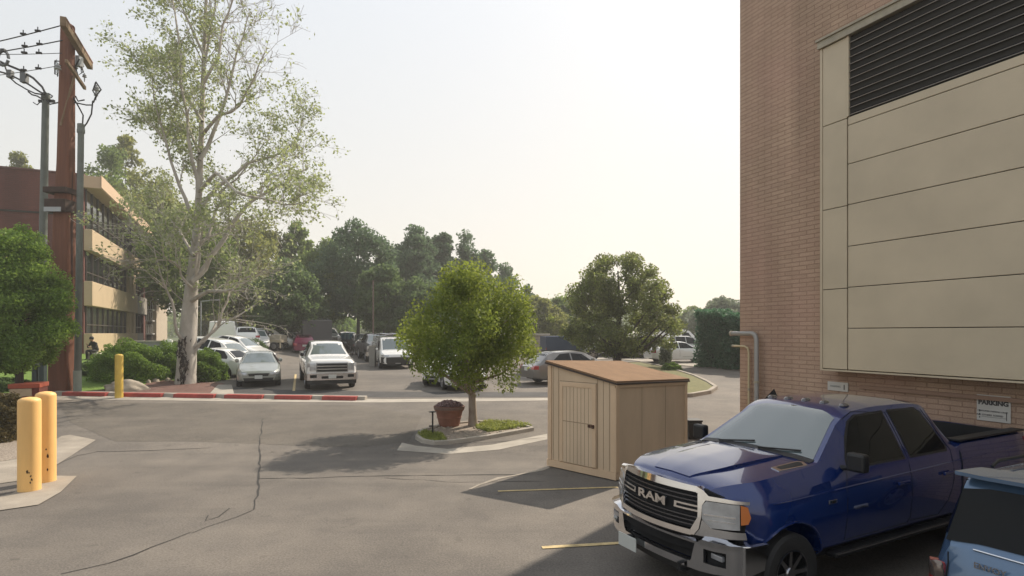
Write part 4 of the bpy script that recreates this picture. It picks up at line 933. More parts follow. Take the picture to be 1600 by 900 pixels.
        win=[[(1.95,1.27),(2.32,1.74),(2.95,1.83),(2.95,1.27)],[(3.03,1.27),(3.03,1.83),(3.7,1.81),(3.85,1.32)]]
    ex=[]
    if kind=='pickup': ex=[MB().box(4.24,5.80,-.78,.78,.85,1.8)]
    body(sh,paint,e,wells,r,ex)
    ft=sh.ftop()
    patch('windshield',[(cow,-.90),(rf,-.90),(rf,.90),(cow,.90)],ft,M_WGLASS,e,grid=(.12,.25))
    if kind!='van' : patch('rear_window',[(rr_+.02,-.86),(rb-.03,-.86),(rb-.03,.86),(rr_+.02,.86)],ft,M_GLASS,e,grid=(.1,.25))
    for sg in (-1,1):
        for q in win: patch('side_window',q,sh.fside(sg),M_GLASS,e,grid=(.15,.12))
        for x in wells: pass
        xs=sorted(set([q[0][0] for q in win]+[win[-1][-1][0]]))
        if detail:
            zlo=.42 if kind!='pickup' else .6
            for q in win[1:] or win: seam(sh,sg,[(q[0][0]-.04,q[0][1]-.02),(q[0][0]-.04,zlo)],e)
            seam(sh,sg,[(win[0][0][0]-.25,win[0][0][1]-.05),(win[0][0][0]-.22,zlo),(win[0][0][0]+.9,zlo)],e)
            for q in win[:2]:
                xh=q[-1][0]-.12 if q is win[0] else q[-1][0]-.28; p=sh.fside(sg)(xh,q[0][1]-.13); MB().box(p.x-.08,p.x+.08,p.y-.012+sg*.014,p.y+.012+sg*.014,p.z-.014,p.z+.014).build('door_handle',paint,e,bevel=.005)
        p=sh.fside(sg)(win[0][0][0]+.08,win[0][0][1]+.02); mr=MB().lathe([(.001,-.09),(.06,-.07),(.085,0),(.06,.07),(.001,.09)],12)
        mr.build('mirror',paint if kind!='pickup' else M_BLACK,e,auto=40).location=(p.x,p.y+sg*.13,p.z+.07)
    hw=W/2; z0=interp(.06,top)-.06; ff=sh.ffront(); fr=sh.ffront(True)
    for sg in (-1,1):
        if kind=='pickup':
            patch('headlight',[(sg*hw*.63,.82),(sg*hw*.63,1.10),(sg*hw*.95,1.10),(sg*hw*.95,.80)],ff,M_LAMP,e,.02,.05); 
        else: patch('headlight',[(sg*hw*.50,z0-.11),(sg*hw*.52,z0-.0),(sg*hw*.93,z0+.02),(sg*hw*.93,z0-.08)],ff,M_LAMP,e,.015,.04)
        zr=1.0 if kind in('suv','pickup','van') else .86
        patch('taillight',[(sg*hw*.62 if kind not in('pickup','van') else sg*hw*.82,zr-.17),(sg*hw*.62 if kind not in('pickup','van') else sg*hw*.82,zr-.02),(sg*hw*.93,zr),(sg*hw*.93,zr-.17)],fr,M_TAIL,e,.02,.05)
    if kind=='pickup':
        patch('grille',[(-.62,.74),(-.62,1.12),(.62,1.12),(.62,.74)],ff,mat('grey_grille',(.22,.22,.22),.35,.6),e,.03,.05)
        for z in (.80,.92,1.04): patch('grille_slot',[(-.58,z-.03),(-.58,z+.03),(.58,z+.03),(.58,z-.03)],ff,M_DARK,e,.036,.02)
        for z in (.86,.98,1.095): patch('grille_bar',[(-.6,z-.014),(-.6,z+.014),(.6,z+.014),(.6,z-.014)],ff,M_CHROME,e,.05,.03)
        patch('bumper',[(-.98,.42),(-.98,.70),(.98,.70),(.98,.42)],ff,M_BRUSH,e,.09,.12,grid=(.08,.1)); patch('bumper_opening',[(-.42,.48),(-.42,.58),(.42,.58),(.42,.48)],ff,M_DARK,e,.094,.02)
        patch('lower_valance',[(-.9,.26),(-.93,.42),(.93,.42),(.9,.26)],ff,M_BLACK,e,.06,.1)
        for sg in(-1,1): patch('fog_lamp',[(sg*.60,.52),(sg*.60,.64),(sg*.86,.64),(sg*.86,.52)],ff,M_DARK,e,.094,.02)
        patch('number_plate',[(-.15,.49),(-.15,.64),(.15,.64),(.15,.49)],ff,M_PLATE,e,.10,.012)
    else:
        zg=z0-.10; patch('grille',[(-hw*.42,zg-.05),(-hw*.45,zg+.06),(hw*.45,zg+.06),(hw*.42,zg-.05)],ff,M_BLACK,e,.006,.03)
        zl=.36 if kind!='suv' else .44; patch('lower_grille',[(-hw*.62,zl-.06),(-hw*.66,zl+.06),(hw*.66,zl+.06),(hw*.62,zl-.06)],ff,M_BLACK,e,.006,.03)
        patch('number_plate',[(-.15,zl+.02),(-.15,zl+.17),(.15,zl+.17),(.15,zl+.02)],ff,M_PLATE,e,.02,.01)
        if kind=='suv':
            patch('sill_cladding',[(1.35,.29),(1.35,.42),(3.15,.42),(3.15,.29)],sh.fside(1),M_BLACK,e,.01,.02); patch('sill_cladding',[(1.35,.29),(1.35,.42),(3.15,.42),(3.15,.29)],sh.fside(-1),M_BLACK,e,.01,.02)
    patch('number_plate',[(-.15,.62),(-.15,.77),(.15,.77),(.15,.62)],fr,M_PLATE,e,.02,.01)
    for x in wells:
        for sg in (-1,1): wheel(e,x,sg*(hw-.115),r,.22,sg,5 if kind in('sedan','hatch','convertible') else 10,wheelm)
    e['cx']=L_/2
    return e
def place(e,X,Y,head,z=None):
    """front of the car points along head (degrees, 0 = away from the camera, 90 = right); X,Y is its middle"""
    a=R(90-head); L_=e['cx']; d=Vector((math.cos(a),math.sin(a))) # front direction
    e.rotation_euler=(0,0,a+math.pi); p=Vector((X,Y))+d*L_; zz=g(X,Y) if z is None else z
    # follow the slope of the lot a little
    e.location=(p.x,p.y,zz+ (g(X+d.x*1.4,Y+d.y*1.4)-g(X-d.x*1.4,Y-d.y*1.4))/2.8*L_)
    s=(g(X+d.x*1.4,Y+d.y*1.4)-g(X-d.x*1.4,Y-d.y*1.4))/2.8
    e.rotation_euler=(0,math.atan(s),a+math.pi)
    if 'cx' in e: pass
    return e
# ================= hero pickup
def hero():
    a=R(28); e=empty('pickup_truck',(1.435,6.02,0),a,'shiny dark blue crew cab pickup with chrome grille and bumper, front toward the left','pickup truck',sc=.972)
    top=[(.22,1.20),(.25,1.27),(.33,1.315),(.5,1.35),(1.0,1.395),(1.5,1.435),(1.62,1.445),(2.32,1.89),(2.5,1.955),(2.9,1.985),(3.6,1.985),(3.95,1.95),(4.10,1.88),(4.22,1.44),(4.30,1.44),(6.1,1.44)]
    belt=[(.22,1.10),(.5,1.17),(1.2,1.22),(1.7,1.27),(2.2,1.32),(4.2,1.36),(4.3,1.41),(6.0,1.41)]
    plan=[(.22,.58),(.30,.70),(.42,.81),(.52,.885),(.66,.96),(.78,.985),(.95,1),(5.8,1),(6.1,.97)]
    sh=Shell(top,belt,plan,2.02,[(.22,.78),(.5,.74),(.6,.52),(6.1,.52)],.655,.22,6.1,.5,.90,.05)
    ex=[MB().box(4.34,6.02,-.80,.80,.85,1.8)]
    # hood scallops
    b=body(sh,M_NAVY,e,(1.0,4.79),.43,ex)
    MB().box(4.346,6.01,-.795,-.785,.86,1.42).box(4.346,6.01,.785,.795,.86,1.42).box(4.356,6.0,-.78,.78,.852,.86).box(4.345,4.355,-.78,.78,.86,1.43).box(6.004,6.014,-.78,.78,.86,1.43).build('bed_liner',M_BLACK,e)
    MB().box(4.30,6.08,.80,.96,1.437,1.462).box(4.30,6.08,-.96,-.80,1.437,1.462).box(4.29,4.36,-.80,.80,1.437,1.462).build('bed_rail_cap',M_BLACK,e,bevel=.008)
    ft=sh.ftop(); NEAR=-1
    # raised bonnet centre
    def hoodf(x,v):
        p=ft(x,v); k=max(0,min(1,(x-.30)/.5))*max(0,min(1,(1.60-x)/.25)); return Vector((p.x,p.y,p.z+.035*k*(1-abs(v)/.56)**.3 if abs(v)<.56 else p.z))
    bul=[(x,v) for x,v in ((.32,-.42),(.5,-.47),(1.56,-.55),(1.56,.55),(.5,.47),(.32,.42))]
    patch('bonnet_bulge',bul,hoodf,M_NAVY,e,.012,.04,grid=(.07,.06),auto=60)
    patch('windshield',[(1.66,-.93),(2.28,-.91),(2.36,-.6),(2.38,0),(2.36,.6),(2.28,.91),(1.66,.93)],ft,M_WGLASS,e,.004,.012,grid=(.06,.12))
    patch('cowl_panel',[(1.575,-.93),(1.655,-.95),(1.655,.95),(1.575,.93)],ft,M_BLACK,e,.006,.02,grid=(.05,.15))
    patch('rear_window',[(4.115,-.8),(4.19,-.8),(4.19,.8),(4.115,.8)],ft,M_GLASS,e,.004,.012,grid=(.04,.2))
    for sg in (-1,1):
        fs=sh.fside(sg)
        patch('window_trim',[(1.98,1.335),(2.02,1.42),(2.36,1.80),(2.50,1.865),(3.07,1.885),(3.07,1.345)],fs,M_BLACK,e,.0025,.01,grid=(.1,.08))
        w1=patch('side_window',[(2.04,1.36),(2.07,1.44),(2.40,1.80),(2.52,1.845),(3.04,1.862),(3.04,1.37)],fs,M_GLASS,e,.006,.01,grid=(.1,.08))
        patch('window_trim',[(3.16,1.345),(3.16,1.885),(3.78,1.88),(3.88,1.82),(4.02,1.40),(3.98,1.35)],fs,M_BLACK,e,.0025,.01,grid=(.1,.08))
        patch('side_window',[(3.19,1.37),(3.19,1.862),(3.75,1.855),(3.85,1.80),(3.98,1.42),(3.95,1.375)],fs,M_GLASS,e,.006,.01,grid=(.1,.08))
        seam(sh,sg,[(1.93,1.30),(1.88,1.15),(1.86,.60),(3.06,.60),(3.115,.66),(3.115,1.86),(2.5,1.90),(2.3,1.82)],e,.005)
        seam(sh,sg,[(3.125,.62),(3.75,.60),(3.95,.75),(4.06,1.0),(4.06,1.36),(3.92,1.85)],e,.005)
        seam(sh,sg,[(4.255,.56),(4.26,1.40)],e,.012)
        for x in (2.90,3.88): 
            p=fs(x,1.10); MB().box(p.x-.11,p.x+.11,p.y-.015+sg*.028,p.y+.015+sg*.028,p.z-.02,p.z+.02).build('door_handle',M_NAVY,e,bevel=.01); 
        mr=empty('mirror',(0,0,0)); mr.parent=e; p=fs(1.92,1.38)
        MB().box(p.x-.02,p.x+.16,p.y+sg*.05-.07,p.y+sg*.30-.0,p.z-.0,p.z+.035) if False else None
        MB().tube([(p.x,p.y-sg*.02,p.z-.03),(p.x+.0,p.y+sg*.16,p.z+.0)],.028,8).build('mirror_arm',M_BLACK,mr)
        MB().box(p.x-.08,p.x+.04,p.y+.10 if sg>0 else p.y-.30,p.y+.30 if sg>0 else p.y-.10,p.z-.03,p.z+.17).build('mirror_housing',M_BLACK,mr,bevel=.03)
        MB().box(1.62,4.2,-.06,.06,.46,.51,Matrix.Translation((0,sg*.985,0))).build('running_board',M_BLACK,e,bevel=.012)
        MB().box(1.64,4.18,-.003,.003,.495,.512,Matrix.Translation((0,sg*1.048,0))).build('board_trim',M_BRUSH,e)
        # arch lip
        for x in (1.0,4.79):
            pts=[]
            for k in range(17):
                an=R(-8+196*k/16); xx=x+(.50)*math.cos(an); zz=.43+.50*math.sin(an); pts.append(fs(xx,max(zz,.5)))
            line3('arch_lip',pts,.014,M_NAVY,e)
    # character line
    for sg in (-1,1):
        seam(sh,sg,[(.75,1.13),(2.0,1.17),(4.2,1.22),(5.9,1.24)],e,.008,M_NAVY,name='body_crease')
    # ---- front fascia : x from plan shape
    def uf(y,z,base=0):
        a_=abs(y); return base-.07+(.11*(a_/.58)**2 if a_<.58 else .11+(a_-.58)*.62+max(0,a_-.85)**2*5)
    UB=lambda base: (lambda y,z: Vector((base+.03+(.10*(abs(y)/.75)**2 if abs(y)<.75 else .10+(abs(y)-.75)*.55+max(0,abs(y)-.88)**2*9)-.35*max(0,z-.74),y,z)))
    F=lambda base,tilt=0: (lambda y,z: Vector((uf(y,z,base)+tilt*(z-1.0),y,z+.025)))
    CN=(2,0,.9)
    gf=F(.085,.10)
    # core behind everything
    patch('fascia_core',[(-.90,.62),(-.92,1.10),(-.58,1.23),(.58,1.23),(.92,1.10),(.90,.62)],F(.15,.12),M_DARK,e,0,.1,grid=(.06,.2),center=CN)
    gr=patch('grille',[(-.53,.84),(-.585,.97),(-.56,1.20),(.56,1.20),(.585,.97),(.53,.84)],F(.12,.12),M_DARK,e,0,.02,grid=(.08,.2),center=CN)
    for i,z in enumerate((.875,.915,.955,1.02,1.065,1.11,1.155)):
        hw=.545 if z<.95 else .575-(max(0,z-.98))*.07
        if 1.0<z<1.09:
            for s0,s1 in ((-hw,-.33),(.33,hw)): patch('grille_bar',[(s0,z-.009),(s0,z+.009),(s1,z+.009),(s1,z-.009)],F(.10,.12),M_CHROME,gr,0,.02,grid=(.06,.1),center=CN)
        else: patch('grille_bar',[(-hw,z-.007),(-hw,z+.007),(hw,z+.007),(hw,z-.007)],F(.105,.12),mat('dark_grille_bar',(.10,.10,.11),.25,.8),gr,0,.02,grid=(.06,.1),center=CN)
    for s0 in (-.33,.30): patch('grille_bar',[(s0,1.012),(s0,1.074),(s0+.03,1.074),(s0+.03,1.012)],F(.10,.12),M_CHROME,gr,0,.02,center=CN)
    # lettering on the grille: reads left to right for someone facing the truck (local +y is their left)
    T=Matrix.Translation((.038,0,1.068))@Matrix(((0,0,-1,0),(-1,0,0,0),(0,1,0,0),(0,0,0,1)))
    txt('lettering','RAM',.125,T@Matrix.Scale(1.7,4,(1,0,0)),M_CHROME,gr,ext=.012,bold=.004)
    # chrome surround
    sur=[]
    def chrome(name,poly,base=.07,tilt=.12,e_=0,d=.07,m=M_CHROME,gy=.05): return patch(name,poly,F(base,tilt),m,e,e_,d+.05,grid=(gy,.06),center=CN,auto=40)
    chrome('grille_surround',[(-.56,1.205),(-.54,1.262),(0,1.278),(.54,1.262),(.56,1.205)],.075,.18,d=.14)
    for sg in (-1,1):
        chrome('grille_surround',[(sg*.54,1.20),(sg*.54,1.262),(sg*.60,1.235),(sg*.65,1.185),(sg*.95,1.17),(sg*.95,1.14),(sg*.63,1.14),(sg*.605,1.09),(sg*.61,.98),(sg*.60,.86),(sg*.56,.79),(sg*.525,.845),(sg*.58,.97),(sg*.555,1.20)],.075,.16,d=.15)
        chrome('headlight_bezel',[(sg*.60,.86),(sg*.61,.95),(sg*.66,.91),(sg*.70,.875),(sg*.94,.875),(sg*.95,.81),(sg*.66,.79),(sg*.56,.79)],.085,.12,m=M_BRUSH,d=.04)
        hl=patch('headlight',[(sg*.62,.96),(sg*.61,1.09),(sg*.64,1.135),(sg*.90,1.135),(sg*.915,.90),(sg*.70,.885)],F(.07,.14),M_LAMP,e,0,.06,grid=(.04,.06),center=CN)
        patch('lens_divider',[(sg*.63,1.0),(sg*.63,1.016),(sg*.885,1.02),(sg*.885,1.004)],F(.063,.14),M_BRUSH,hl,0,.02,grid=(.04,.06),center=CN)
        patch('lens_divider',[(sg*.66,.955),(sg*.66,.962),(sg*.885,.966),(sg*.885,.959)],F(.064,.14),M_BRUSH,hl,0,.02,grid=(.04,.06),center=CN)
        patch('turn_signal',[(sg*.918,.95),(sg*.905,1.135),(sg*.945,1.12),(sg*.965,1.02),(sg*.955,.96)],F(.07,.14),M_AMBER,hl,.002,.06,grid=(.02,.06),center=CN)
    chrome('lower_grille_trim',[(-.57,.80),(-.53,.838),(.53,.838),(.57,.80),(.52,.785),(-.52,.785)],.07,.12,d=.04)
    # bumper in pieces round its openings
    bp=empty('bumper',(0,0,0)); bp.parent=e
    def bmp(name,poly,base=0.0,m=M_CHROME,d=.10,e_=0,tilt=0): return patch(name,poly,UB(base),m,bp,e_,d,grid=(.045,.07),center=CN,auto=40)
    bmp('bumper_bar',[(-1.0,.79),(-.99,.745),(-.56,.735),(.56,.735),(.99,.745),(1.0,.79),(.66,.80),(.60,.76),(-.60,.76),(-.66,.80)],-.0,tilt=-.35)
    bmp('bumper_bar',[(-.56,.735),(-.56,.76),(.56,.76),(.56,.735)],.0)
    bmp('bumper_bar',[(-.98,.52),(-.90,.50),(-.60,.50),(-.52,.53),(.52,.53),(.60,.50),(.90,.50),(.98,.52),(.985,.60),(-.985,.60)] if False else [(-.97,.50),(-.975,.56),(-.52,.57),(-.5,.54),(.5,.54),(.52,.57),(.975,.56),(.97,.50),(.6,.47),(-.6,.47)],.01)
    for sg in (-1,1):
        bmp('bumper_bar',[(sg*.52,.566),(sg*.56,.7345),(sg*.655,.7345),(sg*.655,.563)],.005)
        bmp('bumper_bar',[(sg*.86,.562),(sg*.86,.742),(sg*.99,.744),(sg*.975,.561)],.005)
        bmp('bumper_bar',[(sg*.655,.705),(sg*.655,.737),(sg*.86,.742),(sg*.86,.705)],.005)
        bmp('fog_recess',[(sg*.65,.56),(sg*.65,.71),(sg*.865,.71),(sg*.865,.56)],.07,M_DARK,.02)
        p=UB(.05)(sg*.76,.64); MB().box(p.x-.01,p.x+.03,p.y-.07,p.y+.07,.615,.665).build('fog_lamp',M_LAMP,bp,bevel=.006)
        # return of the bumper along the side
        patch('bumper_return',[(.30,.50),(.30,.785),(.62,.775),(.56,.53)],lambda x,z,sg=sg: Vector((x,sg*(1.0+.02*(x-.3)),z)),M_CHROME,bp,0,.05,grid=(.1,.1),center=CN)
    bmp('bumper_opening',[(-.55,.55),(-.57,.76),(.57,.76),(.55,.55)],.09,M_DARK,.02)
    patch('air_dam',[(-.92,.36),(-.95,.50),(.95,.50),(.92,.36)],UB(.10),M_BLACK,e,0,.05,grid=(.06,.1),center=CN)
    # plate hanging under the bumper
    MB().box(-.02,-.008,.20,.50,.40,.55).build('number_plate',M_PLATE,bp,bevel=.004)
    for sg in (-1,1): 
        p=F(.05)(sg*.42,.45); line3('tow_hook',[(p.x+.1,p.y,.52),(p.x-.03,p.y,.50),(p.x-.03,p.y,.44),(p.x+.1,p.y,.42)],.018,M_BLACK,bp)
    # side badges
    near=sh.fside(-1); far=sh.fside(1)
    for sg in (-1,1):
        p=sh.fside(sg)(1.62,1.05); MB().box(p.x-.07,p.x+.07,p.y-.004+sg*.004,p.y+.004+sg*.004,p.z-.02,p.z+.02).build('fender_badge',M_BRUSH,e,bevel=.003)
        ft_=[(1.12,.78*sg),(1.10,.92*sg),(1.50,.97*sg),(1.56,.86*sg),(1.52,.80*sg)]
        patch('bonnet_vent',ft_,ft,M_CHROME,e,.008,.02,grid=(.06,.04)); patch('bonnet_vent_insert',[(1.17,.81*sg),(1.16,.895*sg),(1.47,.94*sg),(1.52,.86*sg),(1.49,.825*sg)],ft,M_BLACK,e,.010,.02,grid=(.06,.04))
    p=near(2.12,.93); T=Matrix.Translation((p.x,p.y-.006,p.z))@Matrix(((1,0,0,0),(0,0,-1,0),(0,1,0,0),(0,0,0,1)))
    txt('door_lettering','CUMMINS',.055,T,M_CHROME,e,ext=.003)
    p=near(1.62,1.05); T=Matrix.Translation((p.x,p.y-.012,p.z))@Matrix(((1,0,0,0),(0,0,-1,0),(0,1,0,0),(0,0,0,1)))
    txt('badge_lettering','4X4',.035,T,M_DARK,e,ext=.002)
    # wipers, roof marker lamps, antenna fin
    for y0,y1 in ((-.10,-.72),(.62,.05)):
        a_=ft(1.61,y0); b_=ft(1.70,y1); line3('wiper',[(a_.x,a_.y,a_.z+.02),(b_.x,b_.y,b_.z+.022)],.011,M_BLACK,e)
    for y in (-.50,-.25,0,.25,.50):
        z=interp(2.62,top)-.012*abs(y)*2; o=MB().lathe([(.055,0),(.05,.02),(.03,.036),(.001,.04)],14).build('roof_marker_lamp',mat('smoked_lens',(.10,.09,.09),.15,coat=1),e,auto=40); o.location=(2.62,y,z-.008); o.scale=(1.5,.8,1)
    z=interp(2.9,top); raw('antenna_fin',[(2.55,.58,z-.07),(2.80,.55,z-.05),(2.80,.61,z-.05),(2.76,.58,z+.07)],[(0,1,3),(0,3,2),(1,2,3),(0,2,1)],M_BLACK,e)
    # seats and wheel seen dimly: kept simple, behind the tinted glass
    for x in (1.0,4.79):
        for sg in (-1,1): wheel(e,x,sg*.86,.40,.28,sg,8,mat('dark_alloy',(.38,.38,.40),.25,1),.60)
    # tailgate, tail lamps, rear bumper
    fr=sh.ffront(True)
    for sg in(-1,1): patch('taillight',[(sg*.80,.98),(sg*.80,1.36),(sg*.96,1.36),(sg*.96,.98)],fr,M_TAIL,e,.01,.05)
    MB().box(6.09,6.19,-.96,.96,.50,.68).build('rear_bumper',M_CHROME,e,bevel=.02)
    return e
hero()
# ================= light blue wagon, seen from behind at the right edge
def blue():
    top=[(0,.72),(.05,.86),(.25,.96),(1.1,1.06),(1.25,1.10),(1.9,1.56),(2.3,1.66),(3.9,1.67),(4.25,1.655),(4.34,1.62),(4.50,1.12),(4.58,1.06),(4.62,.8)]
    belt=[(0,.66),(1.2,.98),(4.3,1.08),(4.62,.78)]; plan=[(0,.76),(.1,.86),(.4,.97),(.8,1),(3.9,1),(4.25,.985),(4.5,.94),(4.58,.88),(4.62,.82)]
    e=empty('station_wagon',(0,0,0),0,'light blue wagon cut by the bottom right corner, seen from its dark rear window','car')
    sh=Shell(top,belt,plan,1.84,[(0,.36),(.5,.28),(4.1,.28),(4.62,.38)],.70,0,4.62,.45,.88)
    body(sh,M_LBLUE,e,(.88,3.62),.36); ft=sh.ftop(); fr=sh.ffront(True)
    patch('rear_window',[(4.35,-1.0),(4.50,-1.04),(4.50,1.04),(4.35,1.0)],ft,M_GLASS,e,.012,.03,grid=(.02,.1))
    for sg in(-1,1):
        patch('side_window',[(3.45,1.12),(3.45,1.56),(4.30,1.585),(4.46,1.14)],sh.fside(sg),M_GLASS,e,.006,.015,grid=(.08,.08))
        patch('side_window',[(2.62,1.10),(2.62,1.56),(3.36,1.56),(3.36,1.12)],sh.fside(sg),M_GLASS,e,.006,.015,grid=(.1,.08))
        patch('side_window',[(1.6,1.08),(2.02,1.48),(2.54,1.56),(2.54,1.10)],sh.fside(sg),M_GLASS,e,.006,.015,grid=(.1,.08))
        tl=patch('taillight',[(sg*.70,.66),(sg*.72,.935),(sg*.83,.945),(sg*.84,.66)],fr,M_TAIL,e,.022,.06,grid=(.04,.06))
        patch('clear_lens',[(sg*.705,.82),(sg*.722,.93),(sg*.828,.94),(sg*.838,.82)],fr,mat('smoked_silver_lens',(.16,.13,.12),.12,.6,coat=1),tl,.027,.02,grid=(.04,.06))
        mr=MB().box(-.06,.06,-.1,.1,-.06,.08).build('mirror',M_LBLUE,e,bevel=.03); p=sh.fside(sg)(1.65,1.12); mr.location=(p.x,p.y+sg*.14,p.z+.05)
        for z in (.0,): seam(sh,sg,[(2.58,1.08),(2.58,.42)],e); seam(sh,sg,[(3.40,1.08),(3.42,.75)],e)
        line3('roof_rail',[(2.3,sg*.66,1.655),(2.4,sg*.66,1.69),(3.9,sg*.66,1.70),(4.0,sg*.66,1.66)],.014,M_BLACK,e)
    line3('tailgate_crease',[fr(y,.78)+Vector((.004,0,0)) for y in np.linspace(-.66,.66,9)],.006,M_LBLUE,e)
    for yy in (-.70,.70): line3('tailgate_gap',[fr(yy,z)+Vector((.003,0,0)) for z in (.62,.8,.95,1.04)],.005,M_DARK,e)
    # spoiler over the window
    def sp(a,b): return Vector((a,b*.74,1.668-.02*abs(b)**2-.04*max(0,a-4.2)))
    patch('roof_spoiler',[(4.12,-.92),(4.40,-1.0),(4.46,-.7),(4.48,0),(4.46,.7),(4.40,1.0),(4.12,.92)],sp,M_LBLUE,e,.014,.03,grid=(.08,.15),center=(3,0,.5))
    line3('window_trim',[fr(y,1.10)+Vector((.02,0,0)) for y in np.linspace(-.55,.6,9)],.008,M_CHROME,e)
    T=Matrix.Translation((fr(-.42,1.0).x+.014,-.42,1.0))@Matrix(((0,0,1,0),(1,0,0,0),(0,1,0,0),(0,0,0,1)))
    txt('badge_lettering','ENVOY',.062,T,M_CHROME,e,ext=.006,bold=.001)
    line3('wiper',[(4.52,0,1.12),(4.46,.18,1.22),(4.49,.52,1.15)],.009,M_BLACK,e)
    patch('number_plate',[(-.16,.62),(-.16,.78),(.16,.78),(.16,.62)],fr,M_PLATE,e,.02,.01); patch('rear_bumper',[(-.82,.40),(-.86,.60),(.86,.60),(.82,.40)],fr,M_BLACK,e,.04,.08)
    patch('windshield',[(1.3,-.9),(1.88,-.9),(1.88,.9),(1.3,.9)],ft,M_WGLASS,e)
    for x in (.88,3.62):
        for sg in(-1,1): wheel(e,x,sg*.805,.36,.22,sg,5)
    a=R(27); rear=Vector((3.715,3.89)); e.location=(rear.x+4.62*math.cos(a),rear.y+4.62*math.sin(a),0); e.rotation_euler=(0,0,a+math.pi); 
    e.scale=(1,1,.99)
blue()
# ================= cars of the far lot
def atpx(e,px,py,head,dist_back=0):
    X,Y,_=gp(px,py); d=Vector((math.sin(R(head)),math.cos(R(head)))); place(e,X-d.x*e['cx'],Y-d.y*e['cx'],head); return e
e=generic('sedan',M_SAGE,'sage grey old sedan facing the street, left of the white pickup'); atpx(e,404,606,157)
e=generic('pickup',M_WHITE,'large white pickup with silver grille facing the street, right of the sage sedan','pickup truck'); atpx(e,519,610,157)
e=generic('van',M_WHITE,'white work van with dark lower front and a roof rack of ladders','van'); atpx(e,622,577,160); e.scale=(1,1,.88)
X=e
rk=empty('roof_rack',(0,0,0)); rk.parent=e
mb=MB()
for x in (1.9,3.2,4.6): mb.tube([(x,-.85,2.0),(x,-.85,2.22),(x,.85,2.22),(x,.85,2.0)],.025,6)
for y in (-.8,.8): mb.tube([(1.6,y,2.24),(5.0,y,2.24)],.025,6)
mb.build('rack_bars',M_BLACK,rk)
mb=MB()
for y0 in (-.4,.2):
    for y in (y0,y0+.35): mb.tube([(1.3,y,2.28),(5.0,y,2.28)],.025,5)
    for k in range(12): mb.tube([(1.5+k*.3,y0,2.28),(1.5+k*.3,y0+.35,2.28)],.014,5)
mb.build('ladder',M_BRUSH,rk)
patch('front_mask',[(-.95,.42),(-.97,.80),(.97,.80),(.95,.42)],lambda y,z:Vector((.0+.12*(abs(y)/.9)**4-.02,y,z)),M_BLACK,e,.02,.06,grid=(.1,.1),center=(2,0,.8))
e=generic('pickup',M_GREYC,'dark grey pickup half hidden beside the white work van','pickup truck'); atpx(e,597,566,158)
e=generic('convertible',M_WHITE,'low white coupe seen under the birch crown, front toward the street','car'); atpx(e,733,612,160)
e=generic('suv',M_WHITE,'white off-road suv mostly hidden behind the left part of the birch crown','car'); atpx(e,686,606,190)
e=generic('hatch',M_PEWTER,'dark silver crossover at the left edge of the tan shed','car'); place(e,gp(830,603)[0]+.914*2.3-.2,gp(830,603)[1]+.407*2.3+.6,66)
e=generic('suv',M_WHITE,'white crossover behind the round bush, its front toward the right','car'); place(e,*gp(345,577)[:2],104)
e=generic('sedan',M_WHITE,'white sedan behind the white crossover, nose just past it','car'); place(e,gp(358,562)[0],gp(358,562)[1]+1.2,104)
e=generic('sedan',M_WHITE,'white car with red taillight peeking out beside the round bush','car'); place(e,gp(300,590)[0]+.3,gp(300,590)[1]+1.6,-76)
e=generic('suv',M_WHITE,'white suv with its tail toward us beyond the white crossover','car'); place(e,gp(362,545)[0],gp(362,545)[1]+2,-30)
e=generic('hatch',M_MAGENTA,'maroon car parked deep in the lot against the dark box truck','car'); place(e,*gp(474,549)[:2],-22)
def box_truck(col,name,label,px,py,head,L_=5.5,W=2.3,Hh=2.7):
    e=empty(name,(0,0,0),0,label,'truck')
    MB().box(1.6,1.6+L_,-W/2,W/2,.75,Hh).build('cargo_box',col,e,bevel=.05); MB().box(1.5,1.6+L_,-.45,.45,.5,.74).build('chassis',M_BLACK,e)
    sh=Shell([(0,.95),(.05,1.1),(.45,1.2),(.6,1.25),(1.0,1.9),(1.2,1.98),(1.55,1.98)],[(0,.9),(1.5,1.15)],[(0,.82),(.1,.92),(.4,1),(1.55,1)],W*.9,.5,.85,0,1.55,.6)
    body(sh,M_WHITE if col is not M_DARKBOX else M_GREYC,e,(.75,),.40,name='cab'); patch('windshield',[(.62,-.9),(1.0,-.9),(1.0,.9),(.62,.9)],sh.ftop(),M_WGLASS,e)
    for sg in(-1,1):
        patch('side_window',[(.85,1.22),(1.1,1.8),(1.45,1.82),(1.45,1.22)],sh.fside(sg),M_GLASS,e)
        wheel(e,.75,sg*(W/2-.25),.40,.25,sg,6); wheel(e,L_+.4,sg*(W/2-.2),.40,.28,sg,6)
        patch('taillight',[(sg*.85,.80),(sg*.85,.95),(sg*1.05,.95),(sg*1.05,.80)],lambda y,z:Vector((1.6+L_,y,z)),M_TAIL,e,.01,.03,center=(0,0,.8))
    e['cx']=(L_+1.6)/2; place(e,*gp(px,py)[:2],head); return e
M_DARKBOX=mat('dark_grey_box',(.06,.06,.065),.5); M_TEAL=mat('teal_box',(.02,.14,.22),.5); M_BLUEBOX=mat('blue_grey_box',(.045,.065,.11),.35)
box_truck(M_DARKBOX,'box_truck','dark grey box truck behind the maroon car',492,546,-22)
box_truck(M_BLUEBOX,'box_truck','dark blue box truck above the left end of the shed roof',893,563,80,2.6,1.9,1.75)
